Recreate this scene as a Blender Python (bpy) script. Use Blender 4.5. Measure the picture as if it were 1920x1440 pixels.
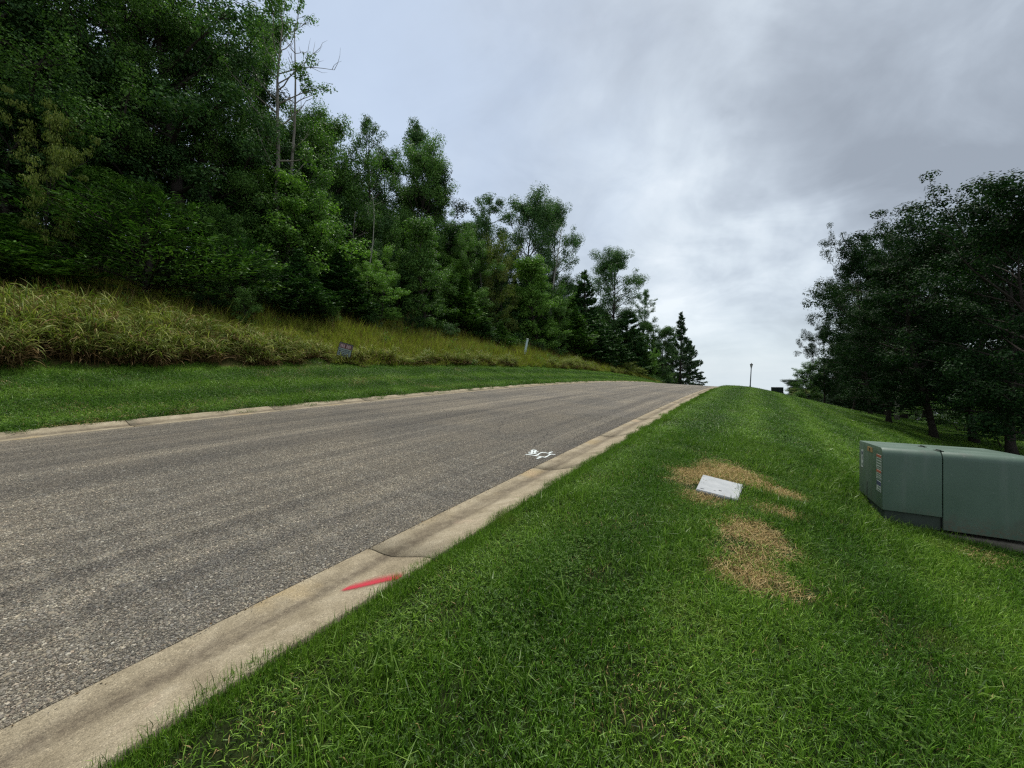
import bpy, math, random
import numpy as np
from mathutils import Vector, Matrix, Euler

# ------------------------------------------------------------------ clearing
for o in list(bpy.data.objects):
    bpy.data.objects.remove(o, do_unlink=True)
SC = bpy.context.scene
COL = SC.collection
RNG = np.random.default_rng(7)
random.seed(7)

# ------------------------------------------------------------------ camera
F_PX, PITCH, EYE = 740.0, 0.02, 1.6
cam_d = bpy.data.cameras.new('camera')
cam_d.sensor_width = 36.0
cam_d.lens = 36.0 * F_PX / 1920.0
cam_d.clip_start, cam_d.clip_end = 0.05, 3000.0
cam = bpy.data.objects.new('camera', cam_d)
COL.objects.link(cam)
cam.location = (0, 0, EYE)
cam.rotation_euler = (math.pi / 2 - PITCH, 0, 0)
SC.camera = cam

# ------------------------------------------------------------------ world: daylight sky behind a broken overcast
SUN_EL, SUN_AZ = math.radians(66), math.radians(10)      # azimuth from +Y towards +X
world = bpy.data.worlds.new('World')
SC.world = world
world.use_nodes = True


class NT:
    """small helper round a node tree"""
    def __init__(self, tree):
        self.t = tree
        tree.nodes.clear()

    def n(self, kind, **kw):
        nd = self.t.nodes.new(kind)
        for k, v in kw.items():
            if k == 'inp':
                for a, b in v.items():
                    s = nd.inputs[a]
                    if hasattr(b, 'is_output') or isinstance(b, bpy.types.NodeSocket):
                        self.t.links.new(b, s)
                    else:
                        s.default_value = b
            else:
                setattr(nd, k, v)
        return nd

    def math(self, op, a, b=0.0, c=None, clamp=False):
        inp = {0: a, 1: b}
        if c is not None:
            inp[2] = c
        return self.n('ShaderNodeMath', operation=op, use_clamp=clamp, inp=inp).outputs[0]

    def vmath(self, op, a, b=None):
        inp = {0: a}
        if b is not None:
            inp[1] = b
        nd = self.n('ShaderNodeVectorMath', operation=op, inp=inp)
        return nd.outputs['Value'] if op in ('DISTANCE', 'DOT_PRODUCT', 'LENGTH') else nd.outputs[0]

    def mix(self, fac, a, b, mode='MIX'):
        nd = self.n('ShaderNodeMix', data_type='RGBA', blend_type=mode)
        for s, v in ((nd.inputs[0], fac), (nd.inputs[6], a), (nd.inputs[7], b)):
            if isinstance(v, bpy.types.NodeSocket):
                self.t.links.new(v, s)
            else:
                if s.type == 'RGBA' and len(v) == 3:
                    v = (*v, 1)
                s.default_value = v
        return nd.outputs[2]

    def ramp(self, fac, stops, interp='LINEAR'):
        nd = self.n('ShaderNodeValToRGB', inp={0: fac})
        cr = nd.color_ramp
        cr.interpolation = interp
        while len(cr.elements) < len(stops):
            cr.elements.new(0.5)
        for e, (p, c) in zip(cr.elements, stops):
            e.position = p
            if isinstance(c, (int, float)):
                c = (c, c, c)
            e.color = (*c[:3], 1)
        return nd.outputs[0]

    def noise(self, vec, scale, detail=3, rough=0.55, dist=0.0, dim='3D'):
        nd = self.n('ShaderNodeTexNoise', noise_dimensions=dim,
                    inp={'Vector': vec, 'Scale': scale, 'Detail': detail, 'Roughness': rough, 'Distortion': dist})
        return nd.outputs[0]

    def maprange(self, v, a, b, c=0.0, d=1.0, smooth=True):
        nd = self.n('ShaderNodeMapRange', interpolation_type='SMOOTHSTEP' if smooth else 'LINEAR',
                    inp={0: v, 1: a, 2: b, 3: c, 4: d})
        return nd.outputs[0]


def sky_nodes():
    w = NT(world.node_tree)
    out = w.n('ShaderNodeOutputWorld')
    nis = w.n('ShaderNodeTexSky', sky_type='NISHITA')
    nis.sun_disc = False
    nis.sun_elevation = SUN_EL
    nis.sun_rotation = SUN_AZ
    nis.air_density, nis.dust_density = 1.0, 1.5
    bg1 = w.n('ShaderNodeBackground', inp={0: nis.outputs[0], 1: 0.1})
    d = w.n('ShaderNodeTexCoord').outputs['Generated']
    d = w.vmath('NORMALIZE', d)
    sep = w.n('ShaderNodeSeparateXYZ', inp={0: d})
    z = w.math('ABSOLUTE', sep.outputs[2])
    zz = w.math('ADD', z, 0.30)
    px = w.math('DIVIDE', sep.outputs[0], zz)
    py = w.math('DIVIDE', sep.outputs[1], zz)
    p = w.n('ShaderNodeCombineXYZ', inp={0: px, 1: py, 2: 1.7}).outputs[0]
    # warp, broad decks and finer wisps
    n1 = w.noise(p, 1.0, 5, 0.52, 0.35)
    p2 = w.vmath('ADD', p, (5.3, 2.1, 0.4))
    n2 = w.noise(p2, 2.8, 6, 0.58, 0.5)
    nsum = w.math('ADD', w.math('MULTIPLY', n1, 0.75), w.math('MULTIPLY', n2, 0.45))

    # wobble the direction a little so that bright and dark masses have torn edges
    nv = w.n('ShaderNodeTexNoise', inp={'Vector': d, 'Scale': 3.2, 'Detail': 5.0, 'Roughness': 0.6}).outputs[1]
    wob = w.vmath('ADD', d, w.vmath('MULTIPLY', w.vmath('SUBTRACT', nv, (0.5, 0.5, 0.5)), (0.5, 0.5, 0.34)))

    def blob(u, v, r0, r1, amp):
        x, zc = (u - 960) / F_PX, (705 - v) / F_PX
        L = math.sqrt(x * x + 1 + zc * zc)
        dist = w.vmath('DISTANCE', wob, (x / L, 1 / L, zc / L))
        return w.maprange(dist, r0, r1, amp, 0.0)
    val = w.math('ADD', w.math('MULTIPLY', w.math('SUBTRACT', nsum, 0.60), 1.45), 0.49)
    for b in BLOBS:
        val = w.math('ADD', val, blob(*b))
    cloud = w.ramp(val, [(0.14, (0.235, 0.265, 0.305)), (0.33, (0.315, 0.355, 0.405)), (0.50, (0.41, 0.46, 0.515)),
                         (0.64, (0.50, 0.555, 0.605)), (0.84, (0.63, 0.675, 0.71))])
    # thinner, bluer veil towards the upper left of the view
    x, zc = (560 - 960) / F_PX, (705 - 260) / F_PX
    L = math.sqrt(x * x + 1 + zc * zc)
    dist = w.vmath('DISTANCE', wob, (x / L, 1 / L, zc / L))
    cloud = w.mix(w.maprange(dist, 0.15, 0.85, 0.8, 0.0), cloud, (0.40, 0.485, 0.62))
    # paler towards the horizon
    hor = w.maprange(sep.outputs[2], 0.0, 0.20, 0.75, 0.0)
    cloud = w.mix(hor, cloud, (0.485, 0.555, 0.60))
    bg2 = w.n('ShaderNodeBackground', inp={0: cloud, 1: 0.95})
    mixs = w.n('ShaderNodeMixShader', inp={0: 0.92, 1: bg1.outputs[0], 2: bg2.outputs[0]})
    w.t.links.new(mixs.outputs[0], out.inputs[0])


# u, v in the photograph's 1920x1440 frame give a direction only: radius in chord length, change in brightness
BLOBS = [(1405, 560, 0.05, 0.28, 0.27), (1175, 300, 0.02, 0.20, 0.07), (1690, 360, 0.08, 0.45, -0.27),
         (1480, 250, 0.05, 0.30, -0.12), (1850, 120, 0.1, 0.5, -0.05), (1250, 640, 0.05, 0.3, 0.10)]
sky_nodes()
world.cycles.sampling_method = 'MANUAL'
world.cycles.sample_map_resolution = 512

sun_d = bpy.data.lights.new('sun', 'SUN')
sun_d.energy = 2.8
sun_d.angle = math.radians(12)
sun_d.color = (1.0, 0.965, 0.90)
sun = bpy.data.objects.new('sun', sun_d)
COL.objects.link(sun)
sdir = Vector((math.cos(SUN_EL) * math.sin(SUN_AZ), math.cos(SUN_EL) * math.cos(SUN_AZ), math.sin(SUN_EL)))
sun.rotation_euler = (-sdir).to_track_quat('-Z', 'Y').to_euler()
sun.location = (0, 0, 60)

SC.view_settings.view_transform = 'Standard'
SC.view_settings.look = 'None'
SC.view_settings.exposure = 0.6
SC.view_settings.gamma = 1.0
SC.view_settings.use_curve_mapping = False
SC.cycles.use_denoising = False
SC.cycles.filter_width = 1.3
SC.cycles.max_bounces = 6
SC.cycles.diffuse_bounces = 3
SC.cycles.glossy_bounces = 2
SC.cycles.transmission_bounces = 3
SC.cycles.transparent_max_bounces = 6
SC.cycles.caustics_reflective = False
SC.cycles.caustics_refractive = False

# ------------------------------------------------------------------ lie of the land, in road coordinates (s along, t across)
A = 0.5514
SA, CA = math.sin(A), math.cos(A)
G, K, BEND = 0.041, 0.00065, 0.00021
TR, TL = -2.866, -11.07
CW = 0.765                                               # kerb and gutter width
D3 = np.array((SA, CA, 0.0))                              # along the road
N3 = np.array((CA, -SA, 0.0))                             # to the right across it


def P(s):
    s = np.asarray(s, float)
    sc = np.clip(s, -12., 115.)
    return G * sc - K * sc * sc + np.maximum(s - 115., 0) * (G - 2 * K * 115) + np.minimum(s + 12., 0) * (G + 2 * K * 12)


def smooth(x, xs, ys):
    x = np.asarray(x, float)
    return sum(np.interp(x + d, xs, ys) for d in (-.4, -.2, 0, .2, .4)) / 5


LX = [-1, 0, 1, 2.2, 3.2, 5, 7.7, 10, 14, 22, 40, 400]
LY = [.085, .08, .05, -.05, -.23, -.68, -1.38, -1.95, -2.5, -2.6, -2.4, -3]


def rel(s, t):
    s = np.asarray(s, float)
    t = np.asarray(t, float)
    lawn = smooth(t + 2.2, LX, LY)
    lawn = np.where(lawn < 0, lawn * (1 + .25 * np.clip((32 - s) / 22, 0, 1) * np.clip((t - 2) / 4, 0, 1)), lawn)
    lawn = lawn - .085 * np.maximum(s - 42, 0) * np.clip((t - 7) / 9, 0, 1)
    road = .0516 * (TR - t)
    d = -11.73 - t
    verge = smooth(d, [-1, 0, 1, 2.5, 4.2], [.5, .53, .72, 1.15, 1.7])
    slope = np.interp(s, [0, 20, 70, 120], [.42, .38, .25, .12])
    bank = 1.7 + slope * np.clip(d - 4.2, 0, 16) + .35 * slope * np.clip(d - 20.2, 0, 60)
    return np.where(t > -2.2, lawn, np.where(t < -11.73, np.where(d < 4.2, verge, bank), road))


def lump(s, t):
    s = np.asarray(s, float)
    t = np.asarray(t, float)
    h = (np.sin(s * 1.9 + t * .7) * np.sin(t * 1.55 - s * .4) * .5 + np.sin(s * 4.1 - t * 2.3 + 1) * np.sin(t * 3.7 + 2) * .3
         + np.sin(s * .63 + 1.3) * np.sin(t * .71) * 1.0)
    m = np.clip((t + 2.3) / .8, 0, 1) + np.clip((-11.9 - t) / .8, 0, 1)
    k = np.where(t < -16, .05, .016)
    return h * m * k + .21 * np.exp(-((s - 5.9) / 1.1) ** 2 - ((t - 2.7) / 1.0) ** 2)


def Z(s, t):
    return P(s) + rel(s, t) + lump(s, t)


def XY(s, t):
    s = np.asarray(s, float)
    tt = np.asarray(t, float) - BEND * s * s
    return s * SA + tt * CA, s * CA - tt * SA


def W(s, t, dz=0.0):
    x, y = XY(s, t)
    return np.stack([x, y, Z(s, t) + dz], -1)


def ST(x, y):
    s = x * SA + y * CA
    return s, x * CA - y * SA + BEND * s * s


def pick(u, v, dz=0.0):
    """where the line of sight through a point of the photograph meets the ground"""
    cx, cz = (u - 960) / F_PX, (720 - v) / F_PX
    dy = math.cos(PITCH) + cz * math.sin(PITCH)
    dzv = -math.sin(PITCH) + cz * math.cos(PITCH)
    k = np.concatenate([np.arange(.6, 12, .01), np.arange(12, 150, .05)])
    s, t = ST(cx * k, dy * k)
    g = Z(s, t) + dz
    i = int(np.argmax(EYE + dzv * k < g))
    return float(s[i]), float(t[i]), Vector((cx * k[i], dy * k[i], float(g[i])))


def s_at(u, t):
    """distance along the road at which the lateral line t shows at picture column u"""
    m = (u - 960) / F_PX
    tt = t
    s = 0.0
    for _ in range(8):
        Y = tt / (m * CA - SA)
        s = (m * SA + CA) * Y
        tt = t - BEND * s * s
    return s, Y


# ------------------------------------------------------------------ object helpers
def fmesh(name, verts, polys, mats=(), midx=None, smooth_=False, attrs=None, uv=None):
    """mesh from a vertex array and a list of (n,k) index arrays"""
    me = bpy.data.meshes.new(name)
    verts = np.asarray(verts, np.float32)
    polys = [np.asarray(p, np.int32) for p in polys if len(p)]
    me.vertices.add(len(verts))
    me.vertices.foreach_set('co', verts.ravel())
    nl = sum(p.size for p in polys)
    npoly = sum(len(p) for p in polys)
    me.loops.add(nl)
    loops = np.concatenate([p.ravel() for p in polys])
    me.loops.foreach_set('vertex_index', loops)
    me.polygons.add(npoly)
    tot = np.concatenate([np.full(len(p), p.shape[1], np.int32) for p in polys])
    me.polygons.foreach_set('loop_start', np.concatenate([[0], np.cumsum(tot)[:-1]]).astype(np.int32))
    if midx is not None:
        me.polygons.foreach_set('material_index', np.asarray(midx, np.int32))
    me.update(calc_edges=True)
    me.polygons.foreach_set('use_smooth', np.full(npoly, bool(smooth_)))
    if uv is not None:
        l = me.uv_layers.new(name='UVMap')
        l.data.foreach_set('uv', np.asarray(uv, np.float32)[loops].ravel())
    for k, (ty, dom, arr) in (attrs or {}).items():
        a = me.attributes.new(k, ty, dom)
        a.data.foreach_set('vector' if ty == 'FLOAT_VECTOR' else 'value', np.ravel(arr))
    for m in mats:
        me.materials.append(m)
    me.validate()
    return me


def obj(name, data, parent=None, label=None, cat=None, group=None, kind=None, loc=None, rot=None, scale=None):
    o = bpy.data.objects.new(name, data)
    COL.objects.link(o)
    if parent is not None:
        o.parent = parent
    if loc is not None:
        o.location = loc
    if rot is not None:
        o.rotation_euler = rot
    if scale is not None:
        o.scale = scale
    for k, v in (('label', label), ('category', cat), ('group', group), ('kind', kind)):
        if v:
            o[k] = v
    return o


class MB:
    """collects shapes for one mesh"""
    def __init__(self):
        self.v, self.p, self.nv = [], {}, 0

    def add(self, v, *polys):
        v = np.asarray(v, float)
        for p in polys:
            p = np.asarray(p, int)
            if len(p):
                self.p.setdefault(p.shape[1], []).append(p + self.nv)
        self.v.append(v)
        self.nv += len(v)
        return self

    def box(self, x0, x1, y0, y1, z0, z1, bev=0.0, M=None):
        import bmesh
        bm = bmesh.new()
        bmesh.ops.create_cube(bm, size=1)
        for q in bm.verts:
            q.co = Vector((x0 + (q.co.x + .5) * (x1 - x0), y0 + (q.co.y + .5) * (y1 - y0), z0 + (q.co.z + .5) * (z1 - z0)))
        if bev:
            bmesh.ops.bevel(bm, geom=bm.edges[:], offset=bev, segments=2, affect='EDGES', profile=.7)
        return self.bm(bm, M)

    def bm(self, bm, M=None):
        bm.verts.index_update()
        v = np.array([(M @ q.co if M else q.co)[:] for q in bm.verts])
        d = {}
        for f in bm.faces:
            d.setdefault(len(f.verts), []).append([q.index for q in f.verts])
        self.add(v, *d.values())
        bm.free()
        return self

    def tube(self, pts, rad, sides=8, cap=True):
        pts = np.asarray(pts, float)
        n = len(pts)
        rad = np.broadcast_to(np.asarray(rad, float), (n,))
        tg = np.gradient(pts, axis=0)
        tg /= np.linalg.norm(tg, axis=1)[:, None] + 1e-9
        ref = np.array((0, 0, 1.)) if abs(tg[0, 2]) < .9 else np.array((1., 0, 0))
        a = np.cross(tg, ref)
        a /= np.linalg.norm(a, axis=1)[:, None] + 1e-9
        b = np.cross(tg, a)
        th = np.arange(sides) * 2 * math.pi / sides
        v = pts[:, None] + rad[:, None, None] * (np.cos(th)[None, :, None] * a[:, None] + np.sin(th)[None, :, None] * b[:, None])
        i = np.arange(n - 1)[:, None] * sides
        j = np.arange(sides)[None]
        k = (j + 1) % sides
        q = np.stack([i + j, i + k, i + sides + k, i + sides + j], -1).reshape(-1, 4)
        polys = [q]
        if cap:
            polys += [np.arange(sides)[None, ::-1], ((n - 1) * sides + np.arange(sides))[None]]
        return self.add(v.reshape(-1, 3), *polys)

    def lathe(self, prof, sides=16):
        """profile of (radius, z)"""
        return self.tube([(0, 0, z) for _, z in prof], [r for r, _ in prof], sides)

    def mesh(self, name, mats=(), **kw):
        return fmesh(name, np.concatenate(self.v), [np.concatenate(x) for x in self.p.values()], mats, **kw)


# ------------------------------------------------------------------ materials
def mat(name):
    m = bpy.data.materials.new(name)
    m.use_nodes = True
    t = NT(m.node_tree)
    out = t.n('ShaderNodeOutputMaterial')
    return m, t, out


def principled(t, out, color, rough=0.8, spec=0.3, normal=None, metallic=0.0):
    p = t.n('ShaderNodeBsdfPrincipled')
    for k, v in (('Base Color', color), ('Roughness', rough), ('Specular IOR Level', spec), ('Metallic', metallic)):
        if isinstance(v, bpy.types.NodeSocket):
            t.t.links.new(v, p.inputs[k])
        else:
            p.inputs[k].default_value = (*v, 1) if isinstance(v, tuple) and len(v) == 3 else v
    if normal is not None:
        t.t.links.new(normal, p.inputs['Normal'])
    t.t.links.new(p.outputs[0], out.inputs[0])
    return p


def bump(t, h, strength=0.5, dist=0.01, normal=None):
    inp = {'Strength': strength, 'Distance': dist, 'Height': h}
    if normal is not None:
        inp['Normal'] = normal
    return t.n('ShaderNodeBump', inp=inp).outputs[0]


def simple(name, color, rough=.6, spec=.3, metallic=0.0, var=.15, scale=8.0, bmp=0.0):
    m, t, out = mat(name)
    co = t.n('ShaderNodeTexCoord').outputs['Object']
    n = t.noise(co, scale, 4, .6)
    lo = tuple(c * (1 - var) for c in color)
    hi = tuple(min(1, c * (1 + var)) for c in color)
    c = t.ramp(n, [(.3, lo), (.7, hi)])
    nb = bump(t, t.noise(co, scale * 12, 3), .4, bmp) if bmp else None
    principled(t, out, c, rough, spec, nb, metallic)
    return m


def leaf_mat(name, dark, mid, light, trans=.25, rough=.5, extra=None, patch=.35, pscale=.6, spec=.12, stripe=False):
    """leaf or blade: each leaf its own tone, slow drift of tone over the plant"""
    m, t, out = mat(name)
    geo = t.n('ShaderNodeNewGeometry')
    r = geo.outputs['Random Per Island']
    pn = t.noise(geo.outputs['Position'], pscale, 3, .55)
    r = t.math('ADD', t.math('MULTIPLY', r, 1 - patch), t.math('MULTIPLY', pn, patch), clamp=True)
    stops = [(.16, dark), (.52, mid), (.86, light)]
    if extra:
        stops.append((.94, extra))
    c = t.ramp(r, stops)
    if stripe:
        # mowing swaths: sheen of leaning blades painted as colour bands, with clippings drying on some
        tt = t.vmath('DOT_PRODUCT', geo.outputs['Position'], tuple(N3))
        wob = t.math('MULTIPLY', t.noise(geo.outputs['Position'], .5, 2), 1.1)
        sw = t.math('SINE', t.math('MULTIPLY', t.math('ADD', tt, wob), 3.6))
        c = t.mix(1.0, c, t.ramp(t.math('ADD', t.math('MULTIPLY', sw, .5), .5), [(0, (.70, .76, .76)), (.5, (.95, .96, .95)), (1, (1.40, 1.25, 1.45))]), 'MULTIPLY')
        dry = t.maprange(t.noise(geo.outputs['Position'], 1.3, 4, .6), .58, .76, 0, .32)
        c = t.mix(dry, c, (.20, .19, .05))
    p = t.n('ShaderNodeBsdfPrincipled', inp={'Base Color': c, 'Roughness': rough, 'Specular IOR Level': spec})
    tc = t.mix(1.0, c, (1.0, 1.25, .55), 'MULTIPLY')
    tr = t.n('ShaderNodeBsdfTranslucent', inp={'Color': tc})
    mx = t.n('ShaderNodeMixShader', inp={0: trans, 1: p.outputs[0], 2: tr.outputs[0]})
    t.t.links.new(mx.outputs[0], out.inputs[0])
    return m


def uvst(t):
    """road coordinates carried as UV, metres"""
    uv = t.n('ShaderNodeUVMap', uv_map='UVMap').outputs[0]
    sp = t.n('ShaderNodeSeparateXYZ', inp={0: uv})
    return uv, sp.outputs[0], sp.outputs[1]


def streaks(t, c, amp=1.0):
    pos = t.n('ShaderNodeNewGeometry').outputs['Position']
    s = t.vmath('DOT_PRODUCT', pos, tuple(D3))
    tt = t.vmath('DOT_PRODUCT', pos, tuple(N3))
    tt = t.math('ADD', tt, t.math('MULTIPLY', t.math('MULTIPLY', s, s), BEND))
    sv = t.n('ShaderNodeCombineXYZ', inp={0: t.math('MULTIPLY', s, .05), 1: t.math('MULTIPLY', tt, 1.7), 2: 0.0}).outputs[0]
    st1 = t.noise(sv, 1.0, 5, .62, .3)
    sv2 = t.n('ShaderNodeCombineXYZ', inp={0: t.math('MULTIPLY', s, .16), 1: t.math('MULTIPLY', tt, 6.5), 2: 3.0}).outputs[0]
    st2 = t.noise(sv2, 1.0, 3, .6, .2)
    pt = t.noise(pos, .5, 5, .6, .4)
    k = t.ramp(st1, [(.35, (.80, .79, .775)), (.5, (1.06, 1.04, .99)), (.63, (1.38, 1.345, 1.26))])
    k2 = t.ramp(st2, [(.34, (.89, .885, .88)), (.62, (1.10, 1.085, 1.05))])
    k3 = t.ramp(pt, [(.36, (.84, .84, .86)), (.62, (1.12, 1.08, 1.03))])
    for q in (k, k2, k3):
        c = t.mix(1.0, c, q, 'MULTIPLY')
    rd = t.maprange(t.noise(pos, .9, 4, .6), 0.58, .78, 0, .16)
    c = t.mix(1.0, c, (.985, 1.0, .975), 'MULTIPLY')
    return t.mix(rd, c, (.20, .165, .135)), s, tt


def road_material():
    m, t, out = mat('chip_seal_asphalt')
    uv, s, tt = uvst(t)
    vo = t.n('ShaderNodeTexVoronoi', feature='F1', inp={'Vector': uv, 'Scale': 105.0, 'Randomness': 1.0})
    ve = t.n('ShaderNodeTexVoronoi', feature='DISTANCE_TO_EDGE', inp={'Vector': uv, 'Scale': 105.0, 'Randomness': 1.0})
    cellr = t.n('ShaderNodeSeparateColor', inp={0: vo.outputs['Color']})
    chip = t.ramp(cellr.outputs[0], [(0.0, (.085, .081, .073)), (.35, (.150, .142, .126)), (.62, (.198, .186, .165)), (.86, (.26, .245, .217)), (1, (.40, .38, .34))])
    tint = t.ramp(cellr.outputs[1], [(0, (1.0, .93, .88)), (.35, (1, .98, .93)), (.7, (.97, .98, 1.03)), (1, (1.10, .96, .90))])
    chip = t.mix(1.0, chip, tint, 'MULTIPLY')
    gap = t.maprange(ve.outputs['Distance'], 0.0, .14)
    c = t.mix(gap, (.055, .05, .046), chip)
    # long streaks that run with the traffic, worn wheel lanes and dull patches
    c, s, tt = streaks(t, c)
    # hairline cracks along the lane seams
    cv = t.n('ShaderNodeTexVoronoi', feature='DISTANCE_TO_EDGE',
             inp={'Vector': t.vmath('ADD', t.n('ShaderNodeCombineXYZ', inp={0: t.math('MULTIPLY', s, .10), 1: t.math('MULTIPLY', tt, .42), 2: 0.}).outputs[0],
                                    t.vmath('MULTIPLY', t.n('ShaderNodeTexNoise', inp={'Vector': uv, 'Scale': 2.0, 'Detail': 4.0}).outputs[1], (.05, .22, 0))), 'Scale': 1.0})
    crack = t.math('MULTIPLY', t.maprange(cv.outputs['Distance'], .0, .006, .75, 0.0), t.maprange(t.noise(uv, .35, 2), .48, .58))
    c = t.mix(crack, c, (.035, .032, .03))
    # paver seams, a little wavy
    wv = t.math('MULTIPLY', t.math('SUBTRACT', t.noise(uv, .8, 4, .65), .5), .22)
    for at, w0, a0 in ((-6.95, .020, .55), (-4.75, .012, .30), (-9.1, .014, .35)):
        dd = t.math('ABSOLUTE', t.math('ADD', t.math('SUBTRACT', tt, at), wv))
        c = t.mix(t.maprange(dd, w0 * .3, w0 * 1.6, a0, 0.0), c, (.05, .047, .043))
    hgt = t.math('MULTIPLY', gap, t.math('ADD', .45, cellr.outputs[2]))
    fine = t.noise(uv, 320, 2)
    nb = bump(t, t.math('ADD', hgt, t.math('MULTIPLY', fine, .2)), .9, .006)
    principled(t, out, c, .82, .25, nb)
    return m


def kerb_material():
    m, t, out = mat('kerb_concrete')
    uv, s, x = uvst(t)                                      # x: 0 at the asphalt, 1 at the back of the kerb
    q = t.n('ShaderNodeCombineXYZ', inp={0: s, 1: t.math('MULTIPLY', x, .66), 2: 0.}).outputs[0]
    n1 = t.noise(q, 3.4, 7, .72, .3)
    base = t.ramp(n1, [(.3, (.178, .145, .094)), (.5, (.278, .233, .157)), (.7, (.37, .318, .226))])
    ql = t.n('ShaderNodeCombineXYZ', inp={0: t.math('MULTIPLY', s, .5), 1: t.math('MULTIPLY', x, 4.0), 2: 2.}).outputs[0]
    n2 = t.noise(ql, 1.4, 5, .65, .2)
    # silt left by run-off in the gutter line
    xs = t.math('ADD', x, t.math('MULTIPLY', t.math('SUBTRACT', t.noise(q, 3.0, 4), .5), .22))
    silt = t.math('MULTIPLY', t.maprange(t.math('ABSOLUTE', t.math('SUBTRACT', xs, .34)), .03, .22, 1, 0), t.maprange(n2, .3, .6, .35, .85))
    silt = t.math('MULTIPLY', silt, t.ramp(t.noise(q, 14, 4, .7), [(.3, .45), (.6, 1.0)]))
    c = t.mix(silt, base, (.095, .075, .052))
    yel = t.math('MULTIPLY', t.maprange(t.noise(q, 1.1, 4, .6, .5), .54, .70, 0, .5), t.maprange(x, .45, .2, 0, 1))
    c = t.mix(yel, c, (.34, .25, .12))
    rust = t.maprange(t.noise(q, 1.7, 4, .6), .58, .72, 0, .28)
    c = t.mix(rust, c, (.36, .22, .15))
    sp = t.n('ShaderNodeTexVoronoi', feature='F1', inp={'Vector': q, 'Scale': 190.0})
    spk = t.n('ShaderNodeSeparateColor', inp={0: sp.outputs['Color']}).outputs[0]
    c = t.mix(1.0, c, t.ramp(spk, [(0, .62), (.2, .88), (.6, 1.0), (.92, 1.2), (1, 1.6)]), 'MULTIPLY')
    fine = t.noise(q, 120, 4, .7)
    nb = bump(t, t.math('ADD', fine, t.math('MULTIPLY', sp.outputs['Distance'], .8)), .75, .005)
    principled(t, out, c, .88, .2, nb)
    return m


def soil(name, dark, light, scale=6.0, bmp=.03):
    m, t, out = mat(name)
    co = t.n('ShaderNodeNewGeometry').outputs['Position']
    n = t.noise(co, scale, 6, .68)
    n2 = t.noise(co, scale * .12, 3, .5)
    c = t.ramp(t.math('ADD', t.math('MULTIPLY', n, .7), t.math('MULTIPLY', n2, .3)), [(.34, dark), (.66, light)])
    principled(t, out, c, .95, .1, bump(t, t.noise(co, scale * 9, 5, .7), .8, bmp))
    return m


M_ROAD = road_material()
M_KERB = kerb_material()
M_LAWN_SOIL = soil('lawn_thatch', (.012, .018, .005), (.035, .050, .012), 14)
M_BANK_SOIL = soil('bank_thatch', (.05, .05, .014), (.115, .105, .032), 5)
M_WOOD_SOIL = soil('leaf_litter', (.016, .012, .007), (.05, .036, .02), 3)
M_PATH = simple('pale_gravel', (.36, .34, .31), .9, .2, scale=3, var=.2)

# grasses
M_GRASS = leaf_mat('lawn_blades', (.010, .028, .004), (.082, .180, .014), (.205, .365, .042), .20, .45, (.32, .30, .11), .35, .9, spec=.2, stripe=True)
M_GRASS_LONG = leaf_mat('long_lawn_blades', (.035, .080, .008), (.095, .18, .018), (.20, .30, .06), .30, .42, None, .3, .8, spec=.2)
M_CLOVER = leaf_mat('clover', (.026, .062, .010), (.058, .115, .014), (.10, .165, .026), .28, .6, None, .3, .8, spec=.1)
M_STRAW = leaf_mat('dead_straw', (.18, .115, .045), (.42, .30, .125), (.66, .51, .26), .12, .7, (.12, .17, .03), .3, 2.0)
M_BANK = leaf_mat('bank_grass_blades', (.085, .125, .014), (.25, .29, .036), (.45, .44, .085), .28, .5, (.50, .40, .17), .6, 1.3, spec=.08)
M_REED = leaf_mat('tall_grass_leaf', (.055, .10, .014), (.19, .23, .042), (.44, .41, .15), .28, .5, (.58, .47, .24), .35, .5, spec=.08)
M_REED_DEAD = leaf_mat('tall_grass_dead_leaf', (.045, .026, .010), (.14, .085, .034), (.33, .235, .11), .15, .65, (.46, .36, .19), .3, .8, spec=.05)

# trees
M_BARK = simple('bark_dark', (.042, .034, .028), .9, .15, scale=5, var=.35, bmp=.02)
M_BARK_PALE = simple('bark_pale', (.34, .32, .28), .85, .2, scale=4, var=.25, bmp=.01)
M_DEADWOOD = simple('dead_wood', (.20, .18, .15), .9, .15, scale=4, var=.25, bmp=.01)
LEAF = {
    'mid': leaf_mat('leaf_mid_green', (.030, .080, .016), (.092, .19, .036), (.20, .335, .075), .28, spec=.2),
    'dark': leaf_mat('leaf_dark_green', (.018, .052, .016), (.060, .135, .036), (.14, .245, .070), .22, spec=.2),
    'deep': leaf_mat('leaf_shaded_green', (.005, .016, .005), (.014, .040, .011), (.040, .086, .024), .18, spec=.06),  # backlit shade of the right-hand row worked into a darker leaf colour
    'light': leaf_mat('leaf_light_green', (.06, .145, .020), (.145, .28, .042), (.26, .42, .085), .30, spec=.2),
    'yellow': leaf_mat('leaf_yellow_green', (.08, .12, .02), (.16, .205, .036), (.29, .31, .07), .26),
    'rust': leaf_mat('leaf_rusty', (.05, .09, .018), (.115, .165, .034), (.235, .235, .06), .24),
    'needle': leaf_mat('needles_dark', (.016, .046, .014), (.040, .098, .027), (.09, .175, .046), .12, .55),
    'cedar': leaf_mat('needles_cedar', (.028, .075, .014), (.070, .155, .028), (.15, .26, .05), .14, .55),
    'pine': leaf_mat('needles_pine', (.018, .046, .019), (.040, .084, .032), (.075, .135, .050), .12, .5),
}

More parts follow.
